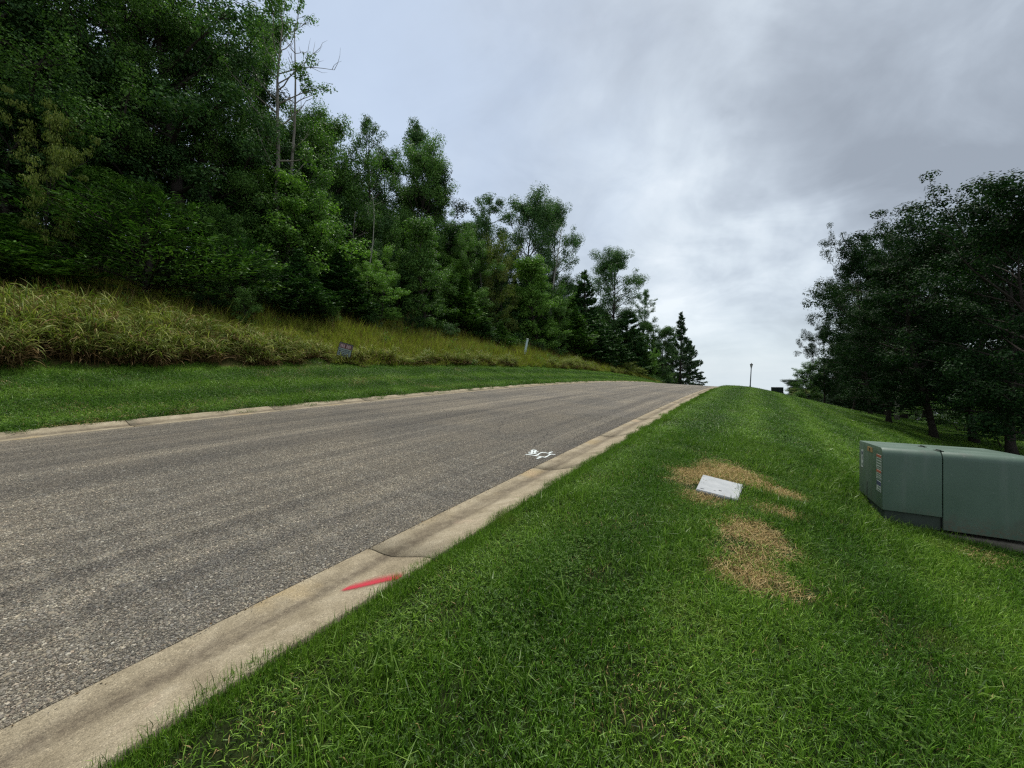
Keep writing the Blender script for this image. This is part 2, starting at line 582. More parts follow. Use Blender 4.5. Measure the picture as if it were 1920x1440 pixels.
# things
M_BOXG = None
def box_paint():
    m, t, out = mat('green_box_paint')
    co = t.n('ShaderNodeTexCoord').outputs['Object']
    n = t.noise(co, 2.2, 5, .6)
    c = t.ramp(n, [(.3, (.068, .110, .080)), (.7, (.094, .142, .106))])
    st = t.n('ShaderNodeMapping', inp={0: co, 3: (9.0, 9.0, .7)}).outputs[0]
    c = t.mix(t.maprange(t.noise(st, 1.0, 4, .6), .5, .75, 0, .35), c, (.14, .17, .145))
    c = t.mix(t.maprange(t.noise(co, 26, 3, .6), .66, .74, 0, .55), c, (.20, .22, .20))
    c = t.mix(t.maprange(t.noise(co, 3.1, 3, .6), .60, .75, 0, .4), c, (.085, .075, .062))
    oz = t.n('ShaderNodeSeparateXYZ', inp={0: co}).outputs[2]
    mud = t.math('MULTIPLY', t.maprange(t.math('ADD', oz, t.math('MULTIPLY', t.noise(co, 7, 5, .7), .3)), .14, .40, .8, 0), t.maprange(t.noise(co, 30, 3, .7), .35, .65))
    c = t.mix(mud, c, (.12, .10, .07))
    scr = t.n('ShaderNodeMapping', inp={0: co, 3: (3.0, 3.0, 40.0)}).outputs[0]
    c = t.mix(t.maprange(t.noise(scr, 1.0, 3, .7), .70, .76, 0, .4), c, (.20, .23, .205))
    nb = bump(t, t.noise(co, 60, 3), .15, .004)
    principled(t, out, c, t.maprange(n, .3, .7, .42, .6), .4, nb)
    return m
M_BOXG = box_paint()
M_BOXDARK = simple('dark_plinth_paint', (.040, .052, .040), .75, .25)
M_METAL = simple('dull_steel', (.25, .25, .24), .5, .5, .6)
M_GAP = simple('dark_seam_rubber', (.012, .013, .012), .8, .2)
M_PAD = simple('pad_concrete', (.13, .115, .09), .9, .2, scale=10, var=.25, bmp=.004)
M_WHITE = simple('white_label', (.36, .40, .37), .6, .3, var=.08)
M_ORANGE = simple('orange_label', (.26, .17, .07), .6, .3)
M_RED = simple('red_label', (.30, .085, .05), .6, .3)
M_NAVY = simple('navy_label', (.035, .045, .09), .6, .3)
M_BLACK = simple('black_print', (.015, .015, .016), .6, .3)

# ------------------------------------------------------------------ ground, road and kerbs
def ground():
    sl = np.concatenate([np.arange(-80, -12, 8), np.arange(-12, 40, .5), np.arange(40, 130, 2), [130, 140, 160, 200, 260, 340, 450]])
    right = np.concatenate([np.arange(-2.097, 8, .3), np.arange(8, 24, 1), [25, 30, 40, 60, 100, 180, 320]])
    left = np.concatenate([[-320, -200, -120, -90, -70, -55, -45, -38], np.arange(-34, -16, .8), np.arange(-15.93, -11.9, .35), [-11.715]])
    mid = np.array([-11.1, -7, -2.84])
    tl = np.concatenate([left, mid, right])
    S, T = np.meshgrid(sl, tl, indexing='ij')
    z = Z(S, T)
    dip = (T > -11.71) & (T < -2.105)
    z = np.where(dip, P(S) + .0516 * (TR - T) - .14, z)
    x, y = XY(S, T)
    v = np.stack([x, y, z], -1).reshape(-1, 3)
    ns, nt = S.shape
    i, j = np.meshgrid(np.arange(ns - 1), np.arange(nt - 1), indexing='ij')
    a = (i * nt + j)
    q = np.stack([a, a + nt, a + nt + 1, a + 1], -1).reshape(-1, 4)
    tm = (.5 * (T[:-1, :-1] + T[1:, 1:])).ravel()
    sm = (.5 * (S[:-1, :-1] + S[1:, 1:])).ravel()
    edge = wood_edge(sm)
    mi = np.where(tm > -15.95, 0, np.where(tm > edge - 1.0, 1, 2))
    me = fmesh('ground', v, [q], [M_LAWN_SOIL, M_BANK_SOIL, M_WOOD_SOIL], mi, True)
    obj('ground', me, kind='structure')


def wood_edge(s):
    return np.interp(s, [-20, 0, 8, 15, 30, 50, 70, 95, 120], [-24.5, -25, -25.5, -24, -23, -22.5, -21.5, -17.5, -17])


def road():
    sl = np.concatenate([np.arange(-60, 150, .5)])
    tl = np.linspace(TL + .004, TR - .004, 15)
    S, T = np.meshgrid(sl, tl, indexing='ij')
    jag = 0
    z = P(S) + .0516 * (TR - T)
    x, y = XY(S, T)
    ns, nt = S.shape
    i, j = np.meshgrid(np.arange(ns - 1), np.arange(nt - 1), indexing='ij')
    a = (i * nt + j)
    q = np.stack([a, a + nt, a + nt + 1, a + 1], -1).reshape(-1, 4)
    me = fmesh('road', np.stack([x, y, z], -1).reshape(-1, 3), [q], [M_ROAD], smooth_=True, uv=np.stack([S, T], -1).reshape(-1, 2))
    obj('road', me, kind='structure')


KX = np.array([0, .02, .06, .13, .20, .27, .34, .42, .50, .57, .62, .65, .66, .66]) * CW / .66
KZ = np.array([.0, .012, .015, .010, .006, .012, .028, .050, .074, .093, .104, .107, .101, -.12])


def kerb_pt(s, t0, side, x):
    """surface of the kerb at fraction x (metres from the asphalt)"""
    t = t0 + side * x
    base = .0516 * (TR - t0) if side > 0 else .0516 * (TR - TL)
    X, Y = XY(s, t)
    return np.stack([X, Y, P(s) + base + np.interp(x, KX[:-1], KZ[:-1])], -1)


JOINT0 = None
def kerbs():
    s0 = pick(698, 1034)[0]
    global JOINT0
    JOINT0 = s0
    for side, t0, first in ((1, TR, s0 - 9.0), (-1, TL, pick(245, 798)[0] - 12.0)):
        root = obj('kerb', None, kind='structure')
        k = 0
        s = first
        while s < 108:
            n = 7
            sl = np.linspace(s + .008, s + 3.0 - .008, n)
            S, X = np.meshgrid(sl, np.arange(len(KX)), indexing='ij')
            kx = KX[X] * (1 if side > 0 else .82)
            t = t0 + side * kx
            base = .0516 * (TR - t0)
            x, y = XY(S, t)
            dz = random.uniform(-.0012, .0012)
            z = P(S) + base + KZ[X] + dz
            v = np.stack([x, y, z], -1).reshape(-1, 3)
            m = len(KX)
            i, j = np.meshgrid(np.arange(n - 1), np.arange(m - 1), indexing='ij')
            a = i * m + j
            q = np.stack([a, a + m, a + m + 1, a + 1], -1).reshape(-1, 4)
            if side < 0:
                q = q[:, ::-1]
            # end faces
            e0 = np.arange(m)
            e1 = (n - 1) * m + np.arange(m)
            polys = [q, (e0 if side > 0 else e0[::-1])[None], (e1[::-1] if side > 0 else e1)[None]]
            uv = np.stack([S + k * 0, kx / CW], -1).reshape(-1, 2)
            me = fmesh('kerb_section', v, polys, [M_KERB], uv=uv, smooth_=False)
            sm = np.zeros(len(me.polygons), bool)
            sm[:len(q)] = True
            me.polygons.foreach_set('use_smooth', sm)
            obj('kerb_section', me, root)
            s += 3.0
            k += 1


ground()
road()
kerbs()


def path_strip():
    sl = np.arange(10, 110, 1.0)
    S, T = np.meshgrid(sl, np.array([19.0, 19.8, 20.6, 21.4]), indexing='ij')
    x, y = XY(S, T)
    v = np.stack([x, y, Z(S, T) + .03], -1).reshape(-1, 3)
    ns, nt = S.shape
    i, j = np.meshgrid(np.arange(ns - 1), np.arange(nt - 1), indexing='ij')
    a = i * nt + j
    obj('path', fmesh('path', v, [np.stack([a, a + nt, a + nt + 1, a + 1], -1).reshape(-1, 4)], [M_PATH]), kind='structure')


path_strip()

# ------------------------------------------------------------------ paint marks
def paint_mat(name, color, hard):
    m, t, out = mat(name)
    uv = t.n('ShaderNodeUVMap', uv_map='UVMap').outputs[0]
    sp = t.n('ShaderNodeSeparateXYZ', inp={0: uv})
    co = t.n('ShaderNodeNewGeometry').outputs['Position']
    grain = t.noise(co, 160, 3, .7)
    a = t.math('ADD', sp.outputs[0], t.math('MULTIPLY', t.math('SUBTRACT', grain, .5), .8 if not hard else .7))
    a = t.math('POWER', t.maprange(a, .22, 1.05), 1.5) if not hard else t.maprange(a, .12, .3)
    p = t.n('ShaderNodeBsdfPrincipled', inp={'Base Color': (*color, 1), 'Roughness': .8, 'Specular IOR Level': .2})
    tr = t.n('ShaderNodeBsdfTransparent')
    mx = t.n('ShaderNodeMixShader', inp={0: a, 1: tr.outputs[0], 2: p.outputs[0]})
    t.t.links.new(mx.outputs[0], out.inputs[0])
    return m


def red_mark():
    # a sprayed stroke across the kerb face, dense at its core and dusty along its upper edge
    a = pick(632, 1112, .03)
    b = pick(772, 1074, .10)
    xa, xb = a[1] - TR, CW - .005
    sa_, sb = a[0], b[0]
    n, m = 40, 11
    u = np.linspace(0, 1, n)[:, None]
    w = np.linspace(-1, 1, m)[None]
    x0 = max(.30, xa) + (xb - max(.30, xa)) * u
    s0 = sa_ + (sb - sa_) * u
    half = .145 * (np.sin(np.pi * np.clip(u * .8 + .06, 0, 1)) ** .6)
    s = s0 + w * half * .8 + np.where(w > 0, w * half * .55, 0)
    x = np.clip(x0 - w * half * .35, .01, CW - .005)
    v = kerb_pt(s.ravel(), TR, 1, x.ravel())
    v[:, 2] += .0045
    dens = np.clip(1.0 - np.abs(np.where(w > -.15, (w + .15) * .9, (w + .15) * 1.35)), 0, 1) * np.clip(u * 7, 0, 1) * np.ones_like(s)
    i, j = np.meshgrid(np.arange(n - 1), np.arange(m - 1), indexing='ij')
    q = (i * m + j)
    q = np.stack([q, q + m, q + m + 1, q + 1], -1).reshape(-1, 4)
    me = fmesh('spray_paint_mark', v, [q], [paint_mat('red_spray_paint', (.46, .035, .055), False)], uv=np.stack([dens.ravel(), np.zeros(n * m)], -1), smooth_=True)
    obj('spray_paint_mark', me, label='red spray paint stroke across the concrete kerb in front', cat='paint mark')


def white_mark():
    strokes = [([(435, 503), (520, 512), (600, 524), (720, 545)], 15), ([(592, 528), (650, 515), (690, 485), (745, 464), (800, 474), (870, 492)], 15),
               ([(720, 545), (790, 557), (840, 530), (885, 500), (970, 507)], 15), ([(640, 583), (690, 562), (735, 545)], 15),
               ([(860, 487), (890, 465), (930, 460)], 14), ([(485, 470), (560, 462), (640, 465), (665, 455)], 17),
               ([(535, 440), (580, 425), (625, 432), (625, 450)], 16), ([(490, 488), (560, 492), (640, 486)], 17), ([(560, 440), (545, 500)], 14),
               ([(612, 440), (600, 500)], 14)]
    mb = MB()
    uvs = []
    for pts, wd in strokes:
        pp = []
        for x, y in pts:
            s, t, _ = pick(940 + x / 9.6, 800 + y / 9.6)
            pp.append((s, t))
        pp = np.array(pp)
        # resample
        L = np.concatenate([[0], np.cumsum(np.hypot(*np.diff(pp, axis=0).T))])
        kk = np.linspace(0, L[-1], max(6, int(L[-1] / .02)))
        c = np.stack([np.interp(kk, L, pp[:, 0]), np.interp(kk, L, pp[:, 1])], -1)
        tg = np.gradient(c, axis=0)
        tg /= np.linalg.norm(tg, axis=1)[:, None] + 1e-9
        nr = np.stack([-tg[:, 1], tg[:, 0]], -1)
        hw = .014 + .004 * np.sin(kk * 25)
        rows = np.stack([c - nr * hw[:, None] * 1.3, c, c + nr * hw[:, None] * 1.3], 1)
        n = len(c)
        s, t = rows[..., 0].ravel(), rows[..., 1].ravel()
        x, y = XY(s, t)
        z = P(s) + .0516 * (TR - t) + .004 + .0006 * len(uvs)
        i, j = np.meshgrid(np.arange(n - 1), np.arange(2), indexing='ij')
        a = i * 3 + j
        mb.add(np.stack([x, y, z], -1), np.stack([a, a + 3, a + 4, a + 1], -1).reshape(-1, 4))
        den = np.tile([.12, 1.0, .12], n)
        uvs.append(np.stack([den, den * 0], -1))
    me = mb.mesh('utility_paint_mark', [paint_mat('white_spray_paint', (.56, .60, .58), True)], uv=np.concatenate(uvs))
    obj('utility_paint_mark', me, label='white spray painted diamond and scribble on the asphalt near the kerb', cat='paint mark')


red_mark()
white_mark()

# ------------------------------------------------------------------ green transformer box on the lawn
def transformer(loc, rotz, tilt=0.0, label='', labels=True, scale=1.0, name='transformer_box', group=None):
    root = obj(name, None, label=label, cat='utility box', group=group, loc=loc, rot=(tilt, 0, rotz), scale=(scale,) * 3)
    Wd, Dp, H, H0 = 1.17, 1.17, .86, .15

    def shell(x0, x1, z0, inset=0.0, r=.085):
        # side profile (y, z) with a rolled front edge and a gently falling top, extruded along x
        prof = [(inset, z0), (inset, H - r)]
        for k in range(1, 7):
            a = math.pi / 2 * k / 6
            prof.append((inset + r - r * math.cos(a), H - r + r * math.sin(a)))
        prof += [(Dp * .5, H - .004), (Dp - .03, H - .012), (Dp - .008, H - .02), (Dp, H - .045), (Dp, z0)]
        n = len(prof)
        v = [(x, y, z) for x in (x0, x1) for y, z in prof]
        q = [[i, i + n, (i + 1) % n + n, (i + 1) % n] for i in range(n)]
        return np.array(v), q, [list(range(n))], [list(range(2 * n - 1, n - 1, -1))]

    def bevelled(nm, args, m, parent, bev=.006):
        import bmesh
        v, q, e0, e1 = shell(*args)
        bm = bmesh.new()
        vs = [bm.verts.new(p) for p in v]
        for f in q + e0 + e1:
            bm.faces.new([vs[i] for i in f])
        bmesh.ops.recalc_face_normals(bm, faces=bm.faces)
        ed = [e for e in bm.edges if len(e.link_faces) == 2 and e.calc_face_angle(0) > .7]
        bmesh.ops.bevel(bm, geom=ed, offset=bev, segments=3, affect='EDGES', profile=.5)
        me = MB().bm(bm).mesh(nm, [m])
        me.polygons.foreach_set('use_smooth', np.ones(len(me.polygons), bool))
        try:
            me.set_sharp_from_angle(angle=.6)
        except Exception:
            pass
        return obj(nm, me, parent)
    hood = bevelled('hood', (0, .486, H0), M_BOXG, root)
    tank = bevelled('tank', (.494, Wd, .015, .004), M_BOXG, root)
    obj('seam_gasket', MB().box(.480, .500, .03, Dp - .03, .05, H - .03).mesh('seam_gasket', [M_GAP]), root)
    pl = obj('plinth', MB().box(.025, .482, .03, Dp - .03, .0, H0 + .01, .004).mesh('plinth', [M_BOXDARK]), root)
    for bz in (.095, .03):
        b = MB()
        b.lathe([(.0001, 0), (.014, 0), (.014, .008), (.008, .013), (.0001, .013)], 10)
        obj('bolt', b.mesh('bolt', [M_METAL]), pl, loc=(.455, .03, bz), rot=(math.pi / 2, 0, 0))
    obj('pad', MB().box(-.035, Wd + .04, -.035, Dp + .04, -.16, -.022, .012).mesh('pad', [M_PAD]), root)
    for y in (.12, .62):
        b = MB().box(-.028, .028, -.055, .055, 0, .008, .003)
        b.box(-.006, .006, -.06, .06, .008, .017, .002)
        obj('hinge', b.mesh('hinge', [M_BOXDARK]), root, loc=(.49, y, H - .002 - .002 * (y > .3)))
    if labels:
        def lab(nm, y0, y1, z0, z1, m, extra=()):
            l = obj(nm, MB().box(-.0025, -.0002, y0, y1, z0, z1).mesh(nm, [m]), root)
            for k, (a, b_, c, d, mm, en) in enumerate(extra):
                obj(en, MB().box(-.0040, -.0026, a, b_, c, d).mesh(en, [mm]), l)
        def rows(y0, y1, z0, z1, n, m, nm='print_line'):
            e = []
            st = (z1 - z0) / n
            for k in range(n):
                e.append((y0 + .012, y1 - .012 - random.uniform(0, .04), z0 + k * st + st * .25, z0 + k * st + st * .72, m, nm))
            return e
        lab('sticker', .93, 1.04, .50, .735, M_WHITE, [(.955, 1.015, .675, .715, M_NAVY, 'emblem'), (.965, .985, .60, .655, M_BLACK, 'print_line'), (.955, 1.01, .53, .56, M_BOXG, 'print_line')])
        lab('warning_sticker', .44, .70, .755, .815, M_ORANGE, [(.56, .60, .765, .80, M_BLACK, 'emblem')])
        lab('warning_sticker', .035, .24, .60, .765, M_WHITE, [(.037, .238, .735, .763, M_RED, 'header')] + rows(.035, .24, .605, .73, 4, M_BOXG))
        lab('warning_sticker', .035, .24, .475, .585, M_WHITE, [(.037, .238, .555, .583, M_RED, 'header')] + rows(.035, .24, .478, .55, 3, M_BOXG))
        lab('sticker', .045, .23, .335, .455, M_WHITE, [(.047, .228, .405, .453, M_NAVY, 'header')] + rows(.045, .23, .338, .40, 2, M_BOXG))
        obj('latch_slot', MB().box(-.004, -.0002, .70, .725, .17, .36).mesh('latch_slot', [M_BOXDARK]), root)
    return root


Yb = 4.5
bx = Yb * (1659 - 960) / F_PX
transformer((bx, Yb, -.085), -A, -.055, 'large green metal utility box with rounded front edge and stickers, close by on the lawn')
far = pick(1459, 741)
fs, ft = 54.0, 2.55
M_BOXG = simple('dark_green_box_paint', (.018, .026, .026), .6, .3)
transformer(tuple(W(fs, ft, -.02)), -A + .35, 0, 'small dark utility box poking above the crest of the lawn', False, .78)

# ------------------------------------------------------------------ utility cover set in the lawn
def cover():
    c = [pick(u, v, .035)[2] for u, v in ((1305, 917), (1382.5, 937), (1394, 909), (1318, 889.5))]
    m, t, out = mat('grey_polymer_cover')
    co = t.n('ShaderNodeTexCoord').outputs['Object']
    n = t.noise(co, 6, 4, .6)
    col = t.ramp(n, [(.3, (.28, .295, .30)), (.7, (.38, .39, .39))])
    col = t.mix(t.maprange(t.noise(co, 40, 3), .62, .72, 0, .35), col, (.22, .20, .16))
    wv = t.n('ShaderNodeTexVoronoi', feature='F1', inp={'Vector': co, 'Scale': 38.0, 'Randomness': 0.0}).outputs['Distance']
    principled(t, out, col, .7, .3, bump(t, t.maprange(wv, .15, .4, 1, 0), .5, .004))
    root = obj('utility_cover', None, label='pale grey rectangular utility cover lying in straw coloured dead grass', cat='utility cover', loc=c[0])
    import bmesh
    bm = bmesh.new()
    up = [bm.verts.new(q - c[0]) for q in c]
    dn = [bm.verts.new(q - c[0] - Vector((0, 0, .035))) for q in c]
    bm.faces.new(up)
    bm.faces.new(dn[::-1])
    for i in range(4):
        k = (i + 1) % 4
        bm.faces.new((up[k], up[i], dn[i], dn[k]))
    bmesh.ops.recalc_face_normals(bm, faces=bm.faces)
    bmesh.ops.bevel(bm, geom=bm.edges[:], offset=.008, segments=2, affect='EDGES')
    obj('lid', MB().bm(bm).mesh('lid', [m]), root)
    # box rim just below the lid
    cen = sum(c, Vector()) / 4 - c[0]
    rim = MB()
    vo = [cen + (q - c[0] - cen) * 1.05 - Vector((0, 0, .032)) for q in c]
    lo = [p - Vector((0, 0, .18)) for p in vo]
    rim.add([p[:] for p in vo + lo], [[0, 1, 2, 3]], [[i, i + 4, (i + 1) % 4 + 4, (i + 1) % 4] for i in range(4)])
    obj('rim', rim.mesh('rim', [M_BOXDARK]), root)
    ex = (c[1] - c[0])
    ey = (c[3] - c[0])
    nz = ex.cross(ey).normalized()

    def slot(a, b, w, h, nm):
        M = Matrix.Translation(ex * a + ey * b + nz * .001) @ Matrix((ex.normalized(), nz.cross(ex).normalized(), nz)).transposed().to_4x4()
        obj(nm, MB().box(-w, w, -h, h, -.002, .0012).mesh(nm, [M_BLACK]), root).matrix_local = M
    slot(.14, .10, .022, .009, 'lift_slot')
    slot(.45, .16, .014, .006, 'lift_slot')
    slot(.57, .23, .016, .016, 'bolt_hole')
    return c


COVER = cover()

# ------------------------------------------------------------------ street lamp, posts, sign
def lamp():
    s, Y = s_at(1407, .3)
    p = W(56.0, float(ST(*(np.array([(1407 - 960) / F_PX, 1.0]) * 60))[1]))
    s, t = ST((1406.5 - 960) / F_PX * 58, 58.0)
    base = W(s, t, -.05)
    root = obj('street_lamp', None, label='single street lamp post standing beyond the crest of the lawn', cat='street lamp', loc=tuple(base), rot=(0, .045, 0))
    gz = EYE + (705 - 680.5) / F_PX * 58 - base[2]          # lantern top
    m_post = simple('lamp_post_grey', (.20, .22, .25), .55, .4, .3)
    b = MB()
    b.lathe([(.16, 0), (.16, .06), (.13, .10), (.11, .55), (.085, .62), (.075, .7), (.06, gz - .78), (.075, gz - .76), (.075, gz - .70), (.03, gz - .68)], 12)
    obj('post', b.mesh('post', [m_post], smooth_=False), root)
    h = gz - .68
    fr = MB()
    fr.lathe([(.05, h), (.10, h + .03), (.11, h + .06)], 6)
    for k in range(6):
        a = k * math.pi / 3
        fr.tube([(.10 * math.cos(a), .10 * math.sin(a), h + .05), (.19 * math.cos(a), .19 * math.sin(a), h + .42)], .014, 4)
    lan = obj('lantern', fr.mesh('lantern', [M_BLACK]), root)
    g = MB()
    g.lathe([(.09, h + .06), (.175, h + .41)], 6)
    mg, t_, out = mat('lantern_glass')
    principled(t_, out, (.62, .64, .66), .25, .5)
    obj('glass', g.mesh('glass', [mg]), lan)
    cp = MB()
    cp.lathe([(.23, h + .42), (.22, h + .45), (.10, h + .58), (.04, h + .62), (.03, h + .68), (.001, h + .70)], 6)
    obj('cap', cp.mesh('cap', [M_BLACK]), lan)


lamp()


def marker_post():
    s, Y = s_at(981, -18.3)
    b = W(s, -18.3, -.2)
    hgt = EYE + (705 - 634) / F_PX * Y - b[2]
    root = obj('marker_post', None, label='pale blue white pipe post leaning on the grassy bank', cat='post', loc=tuple(b), rot=(0.02, .19, 0))
    m = simple('pale_pvc', (.50, .62, .62), .5, .4, var=.12, scale=3)
    r = 2.1 / F_PX * Y
    obj('pipe', MB().lathe([(r, 0), (r, hgt - .10)], 16).mesh('pipe', [m]), root)
    obj('cap', MB().lathe([(r * 1.15, hgt - .12), (r * 1.15, hgt - .015), (r * .9, hgt), (.001, hgt)], 16).mesh('cap', [M_WHITE]), root)
    s, Y = s_at(1135, -16.6)
    b = W(s, -16.6, -.1)
    r2 = obj('survey_stake', None, label='tiny white stake in the bank grass far up the road', cat='stake', loc=tuple(b))
    obj('shaft', MB().box(-.05, .05, -.025, .025, 0, .75, .01).mesh('shaft', [M_WHITE]), r2)
    obj('tip', MB().box(-.055, .055, -.03, .03, .70, .80, .01).mesh('tip', [M_ORANGE]), r2)


def yard_sign():
    t = -16.35
    s, Y = s_at(644, t)
    b = W(s, t)
    zt = EYE + (705 - 643.5) / F_PX * Y
    zb = EYE + (705 - 668) / F_PX * Y
    w = 20.5 / F_PX * Y * 1.13
    h = (zt - zb)
    root = obj('yard_sign', None, label='small dark framed sign with red band standing in tall grass by the verge', cat='sign', loc=(b[0], b[1], zb), rot=(0, .0, .42))
    root.rotation_euler = Euler((0, math.radians(15), .45))
    obj('panel', MB().box(-w / 2, w / 2, 0, .012, 0, h).mesh('panel', [simple('sign_face', (.20, .25, .24), .5, .4, var=.2, scale=6)]), root)
    obj('red_band', MB().box(-w / 2 + .02, w / 2 - .02, -.003, -.0005, h * .60, h - .03).mesh('red_band', [simple('sign_red', (.10, .03, .03), .5, .4)]), root)
    lt = MB()
    x = -w / 2 + .05
    for k in range(7):
        ww = .04 + .01 * (k % 3)
        if k != 3:
            lt.box(x, x + ww, -.006, -.0035, h * .66, h * .90)
            lt.box(x + ww * .3, x + ww * .7, -.0062, -.0058, h * .72, h * .84)
        x += ww + .018
    obj('lettering', lt.mesh('lettering', [simple('sign_pale_print', (.36, .25, .25), .5)]), root)
    lt = MB()
    for r in range(4):
        x = -w / 2 + .04
        while x < w / 2 - .10:
            ww = random.uniform(.03, .10)
            lt.box(x, x + ww, -.003, -.0005, h * (.07 + .13 * r), h * (.13 + .13 * r))
            x += ww + .025
    obj('small_print', lt.mesh('small_print', [M_BLACK]), root)
    fr = MB()
    for a in ((-w / 2 - .012, w / 2 + .012, h - .012, h + .018), (-w / 2 - .012, w / 2 + .012, -.018, .0), (-w / 2 - .02, -w / 2 + .004, -.9, h), (w / 2 - .004, w / 2 + .02, -.9, h)):
        fr.box(a[0], a[1], -.012, .022, a[2], a[3])
    obj('frame', fr.mesh('frame', [simple('sign_frame_dark', (.03, .018, .018), .5)]), root)
    return s, t


marker_post()
SIGN_ST = yard_sign()

# ------------------------------------------------------------------ tree building
def unit(v):
    return v / (np.linalg.norm(v, axis=-1, keepdims=True) + 1e-9)


def leaf_cards(C, Nrm, size, rng, asp=.55, fold=.12, D=None):
    n = len(C)
    r = unit(rng.normal(size=(n, 3)))
    if D is None:
        D = unit(np.cross(Nrm, r))
    S = unit(np.cross(Nrm, D))
    size = np.broadcast_to(size, (n,))[:, None]
    a = C - D * size * .5
    c = C + D * size * .5
    up = Nrm * size * fold
    b = C + S * size * asp * .5 + up + D * size * .05
    d = C - S * size * asp * .5 + up + D * size * .05
    v = np.stack([a, b, c, d], 1).reshape(-1, 3)
    q = np.arange(4 * n).reshape(n, 4)
    return v, q


def bend_path(p0, d0, L, n, rng, up=.0, wob=.12):
    pts = [np.array(p0, float)]
    d = np.array(d0, float)
    for i in range(n):
        d = d + rng.normal(size=3) * wob + np.array((0, 0, up))
        d /= np.linalg.norm(d)
        pts.append(pts[-1] + d * L / n)
    return np.array(pts)


def broadleaf(seed, H=16., base=.25, R=4.0, limbs=26, leaves=20000, leaf=.14, clump=.75, shape='oval', bare=0.0, up=.05, sub=5, flat=.6, trunk_r=None, stems=1, sides=8, ragged=0):
    rng = np.random.default_rng(seed)
    tb = MB()
    cen, crad = [], []
    for st in range(stems):
        ang = rng.uniform(0, 6.28)
        lean = np.array((math.cos(ang), math.sin(ang), 0)) * (.05 if stems == 1 else rng.uniform(.15, .4))
        tr = (trunk_r or H * .016) * (1 if stems == 1 else .6)
        hs = H * (1 if st == 0 else rng.uniform(.75, .98))
        nT = 10
        tp = [np.array((rng.normal() * .1 * (stems > 1), rng.normal() * .1 * (stems > 1), -.4))]
        d = np.array((0, 0, 1.)) + lean
        for i in range(nT):
            d = unit(d + rng.normal(size=3) * .055 + np.array((0, 0, .05)))
            tp.append(tp[-1] + d * (hs * .93 + .4) / nT)
        tp = np.array(tp)
        f = np.linspace(0, 1, nT + 1)
        rad = tr * (1 - f) ** .75 + .012
        rad[0] *= 1.5
        tb.tube(tp, rad, sides)
        nl = max(4, limbs // stems)
        for k in range(nl):
            h = base + (1 - base) * ((k + rng.uniform(.1, .9)) / nl)
            h = min(h, .97)
            hh = (h - base) / (1 - base)
            if shape == 'oval':
                rr = R * math.sin(math.pi * (0.14 + .80 * hh)) ** .75
            elif shape == 'tall':
                rr = R * (1 - .62 * hh) * (.55 + .45 * min(1, hh * 4))
            elif shape == 'round':
                rr = R * math.sqrt(max(.05, 1 - (1.7 * hh - .75) ** 2))
            else:
                rr = R * (.35 + .65 * math.sin(math.pi * min(1, .1 + hh * .85)))
            rr *= rng.uniform(.7 - .22 * ragged, 1.15 + .15 * ragged)
            az = k * 2.399 + rng.normal() * .5
            el = math.radians(8 + 48 * hh + rng.normal() * 10)
            p0 = np.array([np.interp(h * hs, tp[:, 2], tp[:, i]) for i in range(3)])
            dr = np.array((math.cos(az) * math.cos(el), math.sin(az) * math.cos(el), math.sin(el)))
            L = rr / max(.45, math.cos(el))
            L = min(L, rr * 1.35)
            n = 5
            lp = bend_path(p0, dr, L, n, rng, up, .13)
            r0 = np.interp(h, f, rad) * .55
            tb.tube(lp, np.linspace(r0, .012, n + 1), 5, False)
            dead = rng.random() < bare
            for j in range(sub):
                q = rng.uniform(.35, 1.0) if j else 1.0
                b0 = np.array([np.interp(q * n, np.arange(n + 1), lp[:, i]) for i in range(3)])
                bd = unit(lp[-1] - lp[0] + rng.normal(size=3) * L * .45 + np.array((0, 0, .15 * L)))
                bl = L * rng.uniform(.22, .42)
                bp = bend_path(b0, bd, bl, 3, rng, .03, .2)
                tb.tube(bp, [r0 * .32 + .006, r0 * .22 + .005, r0 * .14 + .004, .004], 3, False)
                if dead:
                    continue
                for e in (1.0, .55):
                    cen.append(bp[0] + (bp[-1] - bp[0]) * e)
                    crad.append(clump * rng.uniform(.55, 1.25) * (.85 if e < 1 else 1))
    cen, crad = np.array(cen), np.array(crad)
    wgt = crad ** 2
    per = np.maximum(6, (leaves * wgt / wgt.sum())).astype(int)
    idx = np.repeat(np.arange(len(cen)), per)
    m = len(idx)
    dirs = unit(rng.normal(size=(m, 3)))
    rr = crad[idx] * rng.random(m) ** .36
    off = dirs * rr[:, None] * np.array((1, 1, flat))
    C = cen[idx] + off
    # each clump is itself lumpy
    C += np.sin(C * 6.0 + idx[:, None] * 1.7) * .07
    Nrm = unit(dirs * .95 + np.array((0, 0, .55)) + rng.normal(size=(m, 3)) * .32)
    v, q = leaf_cards(C, Nrm, leaf * rng.uniform(.6, 1.35, m), rng, .62)
    return tb.mesh('trunk', [M_BARK], smooth_=True), fmesh('crown', v, [q], [LEAF['mid']])


